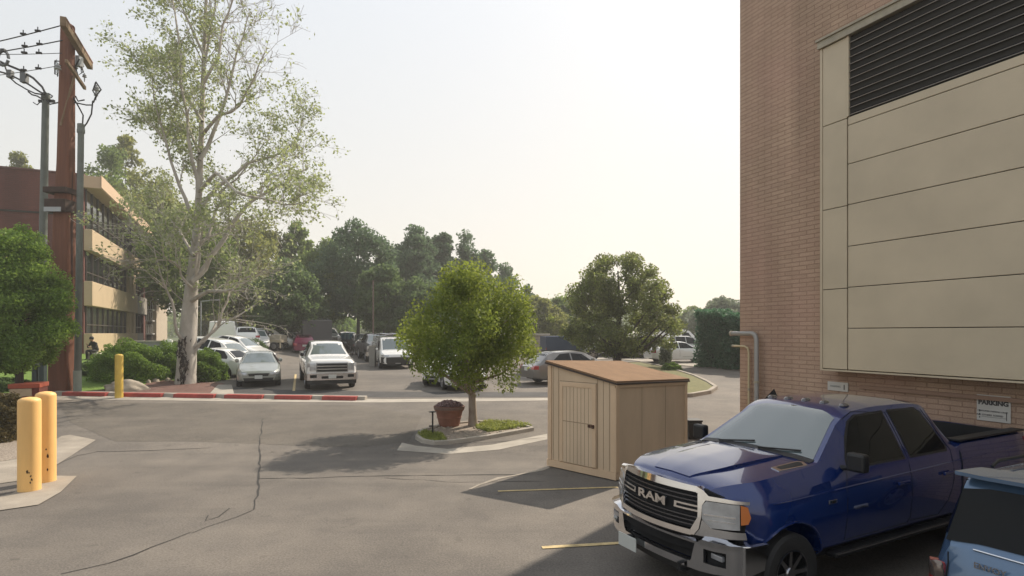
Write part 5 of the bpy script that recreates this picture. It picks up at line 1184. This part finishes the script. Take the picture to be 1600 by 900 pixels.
# rows of distant cars, copies of five base models
base={k:generic(k,M_WHITE,'x','car') for k in ('sedan','suv','van','hatch','pickup')}
paints=[M_WHITE,M_SILVER,M_GREYC,M_BLKP,M_WHITE,M_SAGE,M_MAGENTA,M_SILVER]
pn={'white_paint':'white','silver_paint':'silver','grey_paint':'dark grey','black_paint':'black','sage_grey_paint':'sage','maroon_paint':'maroon'}
FC=[] # px, py(base), kind, paint, heading, label
def fc(px,py,kind,pa,head,label): FC.append((px,py,kind,pa,head,label))
fc(352,543,'van',0,-22,'white van farthest left in the distant row behind the cottonwood')
fc(378,541,'suv',1,156,'silver suv in the distant row just left of the grey light pole')
fc(402,544,'sedan',0,156,'white sedan behind the low hedge and light pole')
fc(425,541,'hatch',0,95,'white hatchback above the flatbed trailer')
fc(446,541,'suv',2,95,'dark grey suv between the thin trunks left of the maroon car')
fc(455,545,'sedan',1,100,'silver sedan right behind the flatbed trailer end')
fc(512,543,'pickup',0,157,'distant white pickup between the box truck and the teal dumpster')
fc(545,545,'suv',3,157,'black suv below the teal dumpster behind the white pickup')
fc(575,556,'sedan',2,157,'dark grey sedan behind the grey pillar')
fc(566,549,'suv',1,157,'silver suv left of the grey pillar, partly behind the white pickup roof')
fc(934,556,'sedan',0,100,'white sedan under the left side of the maple')
fc(958,557,'suv',0,95,'white suv directly left of the maple trunk')
fc(1000,559,'hatch',1,95,'silver hatchback directly right of the maple trunk')
fc(1025,557,'suv',0,85,'white suv under the right side of the maple')
fc(1062,566,'sedan',0,80,'white sedan in the open lot left of the ivy hedge')
fc(1070,558,'suv',1,80,'silver suv behind the white sedan left of the ivy hedge')
fc(1050,553,'van',0,85,'distant white van behind the maple right edge')
fc(905,553,'pickup',0,100,'white pickup partly hidden left of the maple crown')
used=set()
for i,(px,py,kind,pa,head,label) in enumerate(FC):
    pm=paints[pa]; src=base[kind]
    o=src if kind not in used and pm is M_WHITE else copy_tree(src,None,{'white_paint':pm} if pm is not M_WHITE else None)
    if o is src: used.add(kind)
    o['label']=label; o['group']='distant cars parked in the far lots'; o['category']='van' if kind=='van' else ('pickup truck' if kind=='pickup' else 'car'); place(o,*gp(px,py)[:2],head)
for k in base:
    if k not in used:
        o=base[k]
        def rm(q):
            for c in list(q.children): rm(c)
            bpy.data.objects.remove(q)
        rm(o)
# ---------------------------------------------------------------- street furniture and small things
# bollards
def bollard(px,pyb,pyt,wpx,label,m,seed,chips=()):
    b=gp(px,pyb); Y=b[1]; r=wpx/2*Y/900; h=(pyb-pyt)*Y/900; Yc=Y+r*.6; b=((px-800)/900*Yc,Yc,g(0,Yc))
    e=empty('bollard',b,0,label,'bollard',None)
    MB().lathe([(r,-.1),(r,h-.05),(r*.985,h-.02),(r*.90,h+.005),(r*.6,h+.03),(.001,h+.045)],40).build('post',m,e,auto=50)
    mb=MB(); random.seed(seed)
    for a,z,s in chips:
        an=R(-90+a); c=Vector((math.cos(an),math.sin(an),0)); t=Vector((-c.y,c.x,0)); n=7
        pts=[c*(r+.002)+t*(math.cos(2*math.pi*k/n)*s*random.uniform(.5,1.2))+Vector((0,0,z+math.sin(2*math.pi*k/n)*s*1.8*random.uniform(.5,1.2))) for k in range(n)]
        mb.add(pts,[tuple(range(n))])
    if chips: mb.build('paint_chips',M_RUST,e)
    return e
bollard(46,769,625,30,'nearest yellow steel bollard at the left, front one of the pair',M_BOLL,1,[(38,.34,.012),(46,.28,.014),(50,.22,.016),(44,.17,.012),(30,.36,.02)])
bollard(71.5,755,616,27,'second yellow bollard just behind the front one, with a dark chip near its top',M_BOLL,2,[(-34,1.38,.03),(-30,1.31,.012),(50,.5,.02),(48,.25,.015),(40,.62,.012)])
bollard(186,622,555,11.5,'slim bright yellow bollard on the kerb in front of the green bushes',M_BOLL2,3)
# utility pole
def upole():
    b=gp(97,613); Y=b[1]; s=Y/900; e=empty('utility_pole',b,0,'huge red brown wooden utility pole with a timber crossarm and grey conduits','utility pole')
    B0=Vector(b); h=(613-38)*s
    def sec(z,pxc,wd,dp): c=P(pxc,0,Y).x-B0.x; return [(c-wd/2,-dp/2,z),(c+wd/2,-dp/2,z),(c+wd/2,dp/2,z),(c-wd/2,dp/2,z)]
    v=[];zz=[(-.2,98,40*s),(h*.12,98,38*s),(h*.45,100,31*s),(h*.62,103,26*s),(h,106,21*s)]
    for z,px,wd in zz: v+=sec(z,px,wd*.80,wd*.62)
    f=[(3,2,1,0)]; 
    for i in range(4):
        for k in range(4): f.append((i*4+k,i*4+(k+1)%4,i*4+4+(k+1)%4,i*4+4+k))
    f.append((16,17,18,19)); raw('post',v,f,M_WOOD,e,bevel=.09)
    MB().tube([(.62*.45,-.02,-.2),(.58*.5,0,h*.6)],.13,10).build('side_post',mat('dark_wood',(.06,.025,.016),.9),e) 
    # steel straps and equipment on the shaft
    z0=(613-300)*s
    mb=MB()
    mb.box(-.44,.46,-.42,.40,z0-.1,z0+.12); mb.box(-.40,.42,-.40,.36,z0-.85,z0-.35)
    mb.build('wrap_band',mat('dark_wrap',(.05,.03,.022),.9,noise=.3,nscale=5),e,bevel=.02)
    MB().box(-.36,.30,-.46,-.43,(613-334)*s,(613-327)*s).build('tag_plate',M_CERAM,e)
    # crossarm along the street direction
    c=P(121,69,Y)-B0; d=Vector((DW.x,DW.y,0)); ca=empty('crossarm',tuple(c)); ca.parent=e
    n=Vector((-d.y,d.x,0)); up_=Vector((0,0,1)); Mx=Matrix(((d.x,n.x,0,0),(d.y,n.y,0,0),(0,0,1,0),(0,0,0,1)))
    MB().box(-1.9,1.95,-.10,.10,-.20,.16,Mx).build('beam',M_WOODT,ca,bevel=.02)
    MB().box(-1.85,1.9,-.115,-.102,.05,.12,Mx).build('brace_strip',M_WOOD,ca)
    c2=P(119,118,Y)-B0; MB().box(-1.35,1.3,-.05,.05,-.07,.07,Matrix.Translation(c2)@Mx).build('lower_arm',M_WOODT,e,bevel=.01)
    MB().tube([c2+Vector((0,-.1,-.1)),Vector((.1,-.2,h*.72))],.045,6).build('arm_brace',M_WOODT,e)
    # insulators, lamp-like fittings and jumpers
    def ins(px,py,dy=0,sc=1):
        p=P(px,py,Y+dy)-B0; q=empty('insulator',tuple(p)); q.parent=e
        MB().lathe([(.03,-.22),(.03,-.1),(.10,-.08),(.10,-.05),(.05,-.03),(.085,0),(.085,.03),(.04,.06),(.03,.12)],10).build('porcelain',M_CERAM,q,auto=40)
        MB().tube([(0,0,-.32),(0,0,-.2)],.018,5).tube([(0,0,.1),(-.07,0,.18),(0,0,.26),(.07,0,.18),(0,0,.1)],.016,5).build('fitting',M_CABLE,q); q.scale=(sc,)*3
    ins(151,138,1.0,1.15); ins(150,147,1.0,.8); ins(127,100,.5); ins(118,104,.4,.9); ins(90,104,-.6,1.2); ins(132,118,.6,.8)
    mb=MB()
    for pts in ([(112,148),(122,165),(130,180),(129,196)],[(145,158),(143,178),(136,192),(130,200)],[(150,150),(146,160),(145,158)],[(124,92),(118,104),(122,118),(130,112),(124,92)],[(86,95),(86,116),(94,118),(96,96),(86,95)],[(118,150),(122,158),(132,156)],[(116,160),(135,164),(144,164)],[(150,128),(158,140),(150,150),(145,142),(150,128)]):
        P3=[P(x,y,Y+.5*i/len(pts))-B0 for i,(x,y) in enumerate(pts)]; mb.tube(P3,.028,5)
    mb.build('jumper_wires',M_CABLE,e)
    MB().box(-.08,.08,-.12,.12,-.22,.2,Matrix.Translation(P(124,96,Y+.3)-B0)).build('fuse_cutout',M_CERAM,e,bevel=.02)
upole()
def gpole(px0,py0,px1,py1,dy,wb,wt,name,label,lower=None):
    b=gp(px0,py0); b=(b[0],b[1]+dy,g(b[0],b[1]+dy)); Y=b[1]; s=Y/900; e=empty(name,b,0,label,'pole'); t=P(px1,py1,Y)-Vector(b)
    b2=P(px0,py0,Y); 
    MB().tube([(0,0,-.2),(t.x*.5,0,t.z*.5),tuple(t)],[wb/2*s,(wb+wt)/4*s,wt/2*s],14).build('shaft',M_POLE,e,auto=50)
    MB().lathe([(wt/2*s*1.25,-.12),(wt/2*s*1.3,0),(wt/2*s*.9,.12),(.001,.14)],12).build('cap',M_POLE,e,auto=50).location=t
    return e,t,Y
e,t,Y=gpole(60,604,71.5,150,.1,12.5,9.5,'steel_riser_pole','grey steel pole left of the wooden pole with black cables arching off its top')
Bv=Vector(e.location)
mb=MB()
for pts,r in (([(71,146),(66,136),(52,122),(30,109),(8,100),(-20,86),(-60,70)],.045),([(70,148),(60,142),(45,132),(30,124),(14,116),(-30,104)],.035),([(69,148),(55,146),(42,140),(25,130),(14,120),(8,104)],.03),([(68,156),(58,150),(50,148),(44,143)],.03),([(76,146),(82,150),(80,153)],.025),([(72,156),(78,163),(92,160)],.03),([(64,158),(58,164),(52,160)],.02)):
    mb.tube([P(x,y,Y-.3)-Bv for x,y in pts],r,6)
mb.build('cables',M_CABLE,e)
for px,py,sx_ in ((38,122,1.0),(16,116,.8)): MB().box(-.12*sx_,.12*sx_,-.1,.1,-.2*sx_,.2*sx_,Matrix.Translation(P(px,py,Y-.3)-Bv)).build('cable_clamp',mat('dark_steel',(.12,.125,.13),.5,.4),e,bevel=.02)
MB().box(-.3,.35,-.05,.05,-.05,.05,Matrix.Translation(P(72,158,Y)-Bv)).build('bracket',M_CABLE,e)
e2=empty('power_line_clamp',tuple(P(5,91,Y-.5)),0,'round grey metal clamp hanging on the cable at the top left corner','clamp')
mb=MB(); mb.tube([(.2*math.cos(a)*1.1,0,.3*math.sin(a)) for a in np.linspace(0,6.0,14)],.06,6); mb.build('ring',mat('dark_steel',(.12,.125,.13),.5,.4),e2); MB().box(-.08,.08,-.06,.06,.27,.38).build('bolt',M_CABLE,e2)
e,t,Y=gpole(125.5,613,126.5,203,-.15,10,8.5,'steel_riser_pole','grey green steel pole right of the wooden pole, painted paler at its foot')
MB().tube([(0,0,-.1),(0,0,(613-578)*Y/900)],5.6*Y/900,14).build('foot_sleeve',mat('pale_green_grey',(.26,.30,.26),.7,noise=.1,nscale=4),e,auto=50)
MB().box(-.1,.1,-.1,.1,0,.25,Matrix.Translation(t)).build('weather_head',M_POLE,e,bevel=.04)
# overhead wires leaving the frame at the left
Yp=gp(97,613)[1]
for a,b_,lab in (((95,40),(-140,90),'top black overhead wire running left from the crossarm'),((98,63),(-140,97),'second black overhead wire running left below the top one'),((97,83),(-140,78),'thin nearly level overhead wire left of the wooden pole'),((96,102),(-140,130),'lowest thin overhead wire left of the wooden pole')):
    p=P(*a,Yp-.3); q=P(*b_,Yp-1.5); o3=tuple(p); e=empty('overhead_wire',o3,0,lab,'wire'); pts=[p.lerp(q,k/8)-p+Vector((0,0,-.10*math.sin(math.pi*k/8))) for k in range(9)]
    MB().tube(pts,.022 if a[1]<70 else .013,5).build('wire',M_CABLE,e)
    for k in (.16,.26): c=(p.lerp(q,k)-p); MB().tube([c+Vector((-.1,0,.0)),c+Vector((.1,0,-.02))],.045,6).tube([c,c+Vector((.0,0,.14))],.02,5).build('splice',M_CABLE,e)
# planter pot with dried flowers
b=gp(702,671); s=b[1]/900; Yc=b[1]+.25; b=((702-800)/900*Yc,Yc,g(0,Yc)+.06); e=empty('planter_pot',b,0,'big terracotta planter pot with dried pinkish flowers beside the birch trunk','planter')
r0,r1,h=16*s,23.5*s,31*s
MB().lathe([(.001,0),(r0,0),(r0*1.02,.03),(r0+(r1-r0)*.72,h*.76),(r1*.99,h*.78),(r1,h*.80),(r1*1.04,h),(r1*.98,h+.01),(r1*.92,h-.02),(r1*.86,h*.8),(.001,h*.78)],36).build('pot',M_TERRA,e,auto=35)
MB().lathe([(r1*1.0,h*.84),(r1*1.03,h*.85),(r1*1.055,h*.99),(r1*1.0,h*1.005)],36).build('rim',M_TERRAR,e,auto=35)
MB().lathe([(r0+(r1-r0)*.36,h*.40),(r0+(r1-r0)*.40+.012,h*.42),(r0+(r1-r0)*.42+.012,h*.45),(r0+(r1-r0)*.44,h*.47)],36).build('band',M_TERRA,e,auto=35)
rng=np.random.default_rng(8); n=2600; a=rng.uniform(0,6.28,n); rr=np.sqrt(rng.uniform(0,1,n))*r1*.98; C=np.stack([rr*np.cos(a),rr*np.sin(a),h*.86+ .24*(1-(rr/r1)**2)**.6*rng.uniform(.1,1,n)],1)
crown_obj('dried_flowers',leaves_mesh('dried_flowers',C,.028,M_DEADFL,rng,aspect=.8,up=.5),e)
# low path light post
b=gp(676,682); s=b[1]/900; e=empty('path_light',(b[0],b[1],b[2]+.05),0,'thin dark path light post at the left end of the kerbed island','light')
MB().tube([(0,0,-.05),(0,0,35*s)],.022,8).build('stem',M_CABLE,e); MB().lathe([(.001,35*s+.03),(.10,35*s+.012),(.10,35*s),(.001,35*s-.01)],14).build('cap',M_CABLE,e); MB().box(-.09,.02,-.02,.02,.20,.235).build('arm',M_CABLE,e)
mb=MB()
random.seed(4)
for i in range(38):
    px=random.uniform(672,812); py=random.uniform(671,689)-(px-680)*.07; q=gp(px,py); rr=random.uniform(.015,.055)
    sb=MB().lathe([(.001,-rr*.5),(rr*.8,-rr*.3),(rr,0),(rr*.7,rr*.4),(.001,rr*.55)],7); Mx=Matrix.Translation((q[0],q[1],q[2]+.07))@Matrix.Rotation(random.uniform(0,6),4,'Z'); mb.add([tuple(Mx@Vector((x*random.uniform(.8,1.2),y,z))) for x,y,z in sb.v],sb.f)
tag(mb.build('pebbles',M_ROCK),kind='stuff')
# black bin behind the shed
b=gp(1083,685); e=empty('rubbish_bin',b,0,'small black bin sticking out behind the right end of the shed','bin'); s=b[1]/900
v=[]; 
for z,w_ in ((0,9*s),(27*s,11*s)): v+=[(-w_,-w_,z),(w_,-w_,z),(w_,w_,z),(-w_,w_,z)]
raw('bin_body',v,[(3,2,1,0),(4,5,6,7),(0,1,5,4),(1,2,6,5),(2,3,7,6),(3,0,4,7)],M_BLACK,e,bevel=.02); MB().box(-11.6*s,11.6*s,-11.6*s,11.6*s,27*s,30*s).build('lid',M_BLACK,e,bevel=.01)
# boulder
b=gp(182,613); e=empty('boulder',b,0,'flat pale tan boulder behind the slim yellow bollard','rock'); s=b[1]/900; rng=np.random.default_rng(2)
bm=bmesh.new(); bmesh.ops.create_icosphere(bm,subdivisions=4,radius=1)
for q in bm.verts:
    c=q.co; k=1+.10*math.sin(c.x*4+1)+.08*math.sin(c.y*5+c.z*3)+.05*math.sin(c.x*9+c.z*7); q.co=Vector((c.x*37*s*k,c.y*22*s*k+.6,max(-.1,abs(c.z)**.8*math.copysign(1,c.z)*16*s*k)))
me=bpy.data.meshes.new('stone'); bm.to_mesh(me); bm.free(); me.materials.append(M_ROCK); me.shade_smooth(); o=bpy.data.objects.new('stone',me); COL.objects.link(o); o.parent=e
# small stones in the bed
for i,(px,py,w_) in enumerate(((243,597,12),(262,596,9),(232,599,7))):
    q=gp(px,py); sb=MB().lathe([(.001,-.05),(w_/2*q[1]/900,0),(w_/2.4*q[1]/900,.12),(.001,.18)],9); o=sb.build('garden_stone',M_ROCK,None,auto=60,origin=(0,0,0)); o.location=q; o.rotation_euler=(0,0,i); tag(o,'small brown garden stone in the bed beneath the green bushes','stone','stones under the bushes')
# red brick block at left
b=gp(38,632); s=b[1]/900; e=empty('brick_block',b,R(24),'low red brick block with a tan stone face beside the yellow bollards','brick block'); M_RB=mat('red_brick_paint',(.33,.07,.035),.8,noise=.2,nscale=4)
w_,hh_=19*s,32*s
MB().box(-w_,w_,0,.9,-.1,hh_*.36).box(-w_*.98,w_*.55,.03,.87,hh_*.36,hh_*.78).build('base',M_RB,e,bevel=.015); MB().box(-w_*.96,w_*.5,-.03,.03,hh_*.39,hh_*.77).build('stone_face',mat('tan_stone',(.40,.30,.20),.85,noise=.15,nscale=6),e,bevel=.01)
MB().box(w_*.56,w_*.98,.0,.9,hh_*.37,hh_*.79).build('pier',mat('dark_red_brick',(.13,.03,.02),.85,noise=.2,nscale=5),e,bevel=.01); MB().box(-w_*1.05,w_*1.05,-.05,.95,hh_*.79,hh_).build('cap',M_RB,e,bevel=.015)
b=gp(68,613); e=empty('metal_guard_rail',(b[0],b[1],b[2]),R(20),'small pale metal frame railing at the foot of the wooden pole','railing'); mb=MB(); s=b[1]/900
for x in (-12,-3,5,13): mb.tube([(x*s,0,0),(x*s,0,16*s)],.025,6)
mb.tube([(-12*s,0,16*s),(13*s,0,16*s)],.022,6); mb.build('frame',mat('pale_railing',(.42,.36,.31),.6),e)
MB().box(-12*s,-4*s,.02,.04,.0,15*s).build('mesh_panel',mat('grey_mesh_panel',(.16,.14,.13),.7),e)
for px in (56,67.5):
    b=gp(px,606); o=MB().box(-.10,.10,-.1,.1,0,.95).box(-.13,.13,-.13,.13,.95,1.0).build('utility_pedestal',mat('dark_green_box',(.03,.045,.05),.6),None,bevel=.02); o.location=b; tag(o,'dark square utility post under the left tree, '+('left' if px<60 else 'right')+' of the two','post')
# concrete walk and low wall in front of the office, white post
Mq=mat('pale_walk_wall',(.36,.33,.28),.85,noise=.08,nscale=2)
a=P(133,0,30.5); 
b=(P(175,0,31).x,31,g(P(175,0,31).x,31)); e=empty('ramp_wall',b,R(-8),'pale concrete ramp wall below the seated person','wall'); zt1=H-(561-520)/900*31-b[2]; zt0=H-(577-520)/900*31-b[2]
x0=P(131,0,31).x-b[0]; x1=P(160,0,31).x-b[0]
v=[(x0,-.15,-.2),(x1,-.15,-.2),(x1,.15,-.2),(x0,.15,-.2),(x0,-.15,zt0),(x1,-.15,zt1),(x1,.15,zt1),(x0,.15,zt0)]; raw('wall',v,[(3,2,1,0),(4,5,6,7),(0,1,5,4),(1,2,6,5),(2,3,7,6),(3,0,4,7)],Mq,e)
b=gx(275,35); zt=H-(532-520)/900*35-b[2]; e=empty('low_terrace_wall',b,R(3),'long low grey terrace wall between the green bushes and the office','wall')
xa_=P(206,0,35).x-b[0]; xb_=P(346,0,35).x-b[0]; MB().box(xa_,xb_,-.15,.15,-.3,zt-.08).build('wall',mat('blue_grey_concrete',(.22,.22,.22),.85,noise=.1,nscale=2),e); MB().box(xa_-.05,xb_+.05,-.2,.2,zt-.08,zt).build('coping',Mq,e)
b=gx(264,33.5); e=empty('white_post',b,0,'short white post with a crossbar among the bushes left of the cottonwood','post'); zt=H-(520-520)/900*33.5-b[2]; MB().box(-.10,.10,-.1,.1,0,zt*.72).box(-.2,.2,-.06,.06,zt*.60,zt*.70).build('post',M_WHITE,e,bevel=.01)
# light poles of the lot
def lpole(px,pyb,pyt,wpx,label,m=None,Y=None,arm=True):
    b=gp(px,pyb) if Y is None else gx(px,Y); Y=b[1]; s=Y/900; h=H-(pyt-520)*s-b[2]; e=empty('light_pole',b,0,label,'light pole')
    MB().tube([(0,0,-.1),(0,0,h)],[wpx/2*s,wpx/2.4*s],10).build('shaft',m or M_POLE,e,auto=50)
    MB().lathe([(wpx*s*.9,0),(wpx*s*.9,.5),(.001,.5)],12).build('footing',M_CONC,e,auto=40)
    if arm: MB().tube([(0,0,h-.05),(.9,0,h+.05)],.05,6).build('arm',m or M_POLE,e); MB().box(.75,1.35,-.18,.18,h-.02,h+.12).build('lamp_head',M_GREYC,e,bevel=.03)
M_PGREY=mat('pale_grey_steel',(.30,.31,.32),.45,.3)
lpole(385,538,455,5,'pale grey light pole in the far lot behind the white cars',M_PGREY)
lpole(583,560,438,3,'thin brown pole rising in front of the big dark pine',mat('brown_pole',(.09,.06,.045),.7),arm=False)
lpole(314,545,470,2.4,'thin grey light pole right of the cottonwood trunk',M_PGREY)
lpole(1111,560,480,2.2,'thin dark pole rising out of the ivy hedge trees',M_CABLE,Y=48,arm=False)
b=gp(582,573); e=empty('concrete_pillar',b,0,'short square concrete pillar at the base of the thin brown pole','pillar'); s=b[1]/900
MB().box(-4.5*s,4.5*s,-.15,.15,0,31*s).build('shaft',mat('grey_concrete_pillar',(.26,.25,.23),.85,noise=.1,nscale=3),e,bevel=.02); MB().box(-5*s,5*s,-.18,.18,31*s,33*s).build('cap',M_CONC,e)
# carport / grey wall
b=gx(600,58); s=58/900; e=empty('carport',b,R(-3),'low grey carport with a block wall behind the work van','carport'); h=H-(524-520)*s-b[2]
MB().box(-24*s,34*s,-.1,.1,0,h-.25).build('wall',mat('grey_block',(.22,.22,.21),.85,noise=.08,nscale=2),e); MB().box(-36*s,38*s,-2.8,.4,h-.2,h).build('roof',M_GREYC,e,bevel=.02)
mb=MB()
for x in (-35,-20,0,20,36): mb.tube([(x*s,-2.6,0),(x*s,-2.6,h-.2)],.06,8)
mb.build('posts',M_BLACK,e)
# teal dumpster
b=gx(533,56); s=56/900; e=empty('dumpster',b,R(-4),'teal blue dumpster with a pale frame above the white pickup roof','dumpster'); zb_=.3; zt=H-(521-520)*s-b[2]
MB().box(-13*s,13*s,0,1.8,zb_,zt).build('bin',M_TEAL,e,bevel=.03); mb=MB()
for x in (-13,-6.5,0,6.5,13): mb.box(x*s-.05,x*s+.05,-.06,-.001,zb_,zt)
mb.box(-13.6*s,13.6*s,-.07,-.0,zt-.1,zt+.03); mb.build('ribs',mat('pale_teal',(.10,.28,.34),.5),e); MB().box(-12*s,12*s,.1,1.7,0,.3).build('runner',M_BLACK,e)
# flatbed trailer
b=gp(422,548); s=b[1]/900; e=empty('flatbed_trailer',b,R(4),'tan flatbed trailer parked left of the maroon car','trailer')
MB().box(-19*s,16*s,0,1.6,.62,.85).build('deck',mat('tan_deck',(.34,.29,.20),.8,noise=.1,nscale=3),e,bevel=.02)
mb=MB()
for x in (-18,-9,0,8,15): mb.box(x*s-.04,x*s+.04,0,.08,.2,.62); 
for x in (-18,15): mb.box(x*s-.05,x*s+.05,.0,1.6,.85,1.15)
mb.box(-18*s,15*s,1.52,1.6,.85,1.2); mb.build('rail',mat('pale_tan_rail',(.42,.37,.28),.7),e)
for x in (-6,6):
    for y in (.0,1.6):
        wb=empty('wheel',(x*s,y,.33)); wb.parent=e; MB().lathe([(.2,.1),(.33,.08),(.33,-.08),(.2,-.1),(.001,-.1)],18,(0,0,0),'y').build('tyre',M_TYRE,wb); MB().lathe([(.2,-.11),(.001,-.12)],14,(0,0,0),'y').build('rim',M_STEEL,wb)
# block retaining wall right of the birch
b=gx(815,47); s=47/900; e=empty('retaining_wall',b,R(-4),'tan textured block retaining wall between the birch and the shed','wall'); h=H-(524-520)*s-b[2]
M_BLOCK=brickmat('tan_block',(.33,.29,.23),(.28,.245,.195),(.20,.17,.135),.9,.22,.02,(.25,.22,.18),.3)
o=raw('wall',[(-2.6,0,-.2),(2.2,0,-.2),(2.2,0,h),(-1.9,0,h),(-2.6,.8,-.2),(2.2,.8,-.2),(2.2,.8,h),(-1.9,.8,h)],[(0,1,2,3),(5,4,7,6),(4,0,3,7),(1,5,6,2),(3,2,6,7),(4,5,1,0)],M_BLOCK,e); uv=o.data.uv_layers.new(name='UVMap')
for pl in o.data.polygons:
    for li,vi in zip(pl.loop_indices,pl.vertices): c=o.data.vertices[vi].co; uv.data[li].uv=(c.x+c.y,c.z)
MB().box(-2.0,2.3,-.08,.88,h,h+.14).build('coping',M_CONC,e,bevel=.02)
random.seed(6); mb=MB()
for i in range(40):
    x=random.uniform(-3.2,1.6); y=random.uniform(-1.3,-.1); rr=random.uniform(.08,.25); sb=MB().lathe([(.001,-rr*.4),(rr,0),(rr*.7,rr*.5),(.001,rr*.6)],7); mb.add([(p[0]*random.uniform(.8,1.3)+x,p[1]+y,p[2]) for p in sb.v],sb.f)
o=mb.build('rubble',M_ROCK); o.location=b; tag(o,kind='stuff')
# pale house glimpsed right of the office
b=gx(226,58); s=58/900; e=empty('pale_house',b,R(20),'small cream house with balconies glimpsed right of the office end','house'); Mc=mat('cream_siding',(.42,.36,.28),.8,noise=.08,nscale=2)
h=H-(472-520)*s-b[2]; MB().box(-9*s,16*s,0,5,-.2,h).build('wall',Mc,e); MB().box(-10*s,17*s,-.4,5.4,h,h+.25).build('roof',M_SHEDROOF,e)
for z in (.25,.55,.8):
    mb=MB().box(-7*s,14*s,-1.0,0,h*z,h*z+.12)
    for x in np.linspace(-7*s,14*s,9): mb.box(x-.03,x+.03,-1.0,-.94,h*z+.12,h*z+.9)
    mb.box(-7*s,14*s,-1.02,-.92,h*z+.9,h*z+1.0); mb.build('balcony',M_WHITE,e)
for x in (-4,5): MB().box(x*s-.3,x*s+.3,-.03,.02,h*.60,h*.76).build('window',M_BGLASS,e)
# seated person in front of the office
def person():
    Y=31.0; s=Y/900; seat=P(150,551,Y); 
    p0=empty('stone_pedestal',(seat.x,seat.y,g(seat.x,Y)),0,'short white stone pedestal the person sits on','pedestal'); hp=seat.z-g(seat.x,Y)
    MB().box(-.26,.26,-.26,.26,-.2,hp-.08).build('shaft',M_CONCP,p0,bevel=.02); MB().box(-.32,.32,-.32,.32,hp-.08,hp).build('cap',mat('white_stone',(.55,.5,.44),.8),p0,bevel=.02)
    e=empty('person',tuple(seat),R(-100),'person in black sitting hunched on a white pedestal in front of the office','person')
    J={'pel':(0,0,.11,.15,.13),'sp':(.04,0,.30,.15,.12),'ch':(.14,0,.47,.17,.12),'nk':(.22,0,.60,.065,.06),'hd':(.29,0,.70,.085,.09),'ht':(.30,0,.79,.075,.085)}
    ed=[('pel','sp'),('sp','ch'),('ch','nk'),('nk','hd'),('hd','ht')]
    for q,y in (('l',1),('r',-1)):
        J.update({q+'hip':(.04,y*.10,.08,.10,.10),q+'kn':(.44,y*.14,.12,.065,.065),q+'an':(.42,y*.13,-.32,.045,.045),q+'to':(.58,y*.14,-.37,.035,.03),
                  q+'sh':(.15,y*.19,.50,.065,.065),q+'el':(.26,y*.23,.26,.045,.045),q+'wr':(.42,y*.10,.30 if y>0 else .42,.03,.03),q+'ha':(.47,y*.07,.33 if y>0 else .49,.032,.022)})
        ed+= [('pel',q+'hip'),(q+'hip',q+'kn'),(q+'kn',q+'an'),(q+'an',q+'to'),('ch',q+'sh'),(q+'sh',q+'el'),(q+'el',q+'wr'),(q+'wr',q+'ha')]
        hx=J[q+'ha']
        for k in range(5):
            a=q+'f%d'%k; dy=(-.03+.018*k); J[a]=(hx[0]+(.05 if k else .01),hx[1]+dy+(0 if k else -.02),hx[2]+.01,.009,.009); J[a+'b']=(hx[0]+(.085 if k else .03),hx[1]+dy+(0 if k else -.03),hx[2]+(-.012 if k else .02),.008,.008); ed+=[(q+'ha',a),(a,a+'b')]
    ks=list(J); me=bpy.data.meshes.new('body'); me.from_pydata([J[k][:3] for k in ks],[(ks.index(a),ks.index(b)) for a,b in ed],[]); o=bpy.data.objects.new('body',me); COL.objects.link(o)
    sk=o.modifiers.new('s','SKIN'); ss=o.modifiers.new('ss','SUBSURF'); ss.levels=ss.render_levels=1
    if not me.skin_vertices:
        bm=bmesh.new(); bm.from_mesh(me); bm.verts.layers.skin.verify(); bm.to_mesh(me); bm.free()
    for i,k in enumerate(ks): me.skin_vertices[0].data[i].radius=J[k][3:5]; me.skin_vertices[0].data[i].use_root=(k=='pel')
    bpy.context.view_layer.update(); dg=bpy.context.evaluated_depsgraph_get(); m2=bpy.data.meshes.new_from_object(o.evaluated_get(dg)); o.modifiers.clear(); o.data=m2
    mc=mat('black_clothes',(.015,.014,.014),.85); ms=mat('skin',(.35,.20,.14),.6); m2.materials.clear(); m2.materials.append(mc); m2.materials.append(ms); m2.shade_smooth()
    for pl in m2.polygons:
        c=pl.center
        if (c.z>.60 and c.x>.2) or (c.x>.40 and .25<c.z<.56): pl.material_index=1
    o.parent=e
    h_=MB().lathe([(.001,.11),(.06,.10),(.10,.05),(.105,0),(.09,-.06),(.001,-.06)],16).build('hair',mat('dark_hair',(.012,.010,.009),.7),e,auto=60); h_.location=(.265,0,.77); h_.rotation_euler=(0,R(-15),0)
    mb=MB()
    for y in (-.03,.03): mb.lathe([(.001,.008),(.008,0),(.001,-.008)],6,(.385,y,.72))
    mb.build('eyes',M_DARK,e); MB().lathe([(.018,-.02),(.010,.02),(.001,.03)],6,(.385,0,.69)).build('nose',ms,e)
person()
# ---------------------------------------------------------------- air
hz=bpy.data.materials.new('haze'); hz.use_nodes=True; t=hz.node_tree; t.nodes.remove(t.nodes['Principled BSDF']); pv=t.nodes.new('ShaderNodeVolumePrincipled'); pv.inputs['Color'].default_value=(.9,.9,.88,1); pv.inputs['Density'].default_value=.0016; pv.inputs['Anisotropy'].default_value=.3
t.links.new(pv.outputs[0],t.nodes['Material Output'].inputs['Volume'])
if HAZE: o=MB().box(-410,410,-70,910,-1.5,24).build('haze',hz); tag(o,kind='stuff')
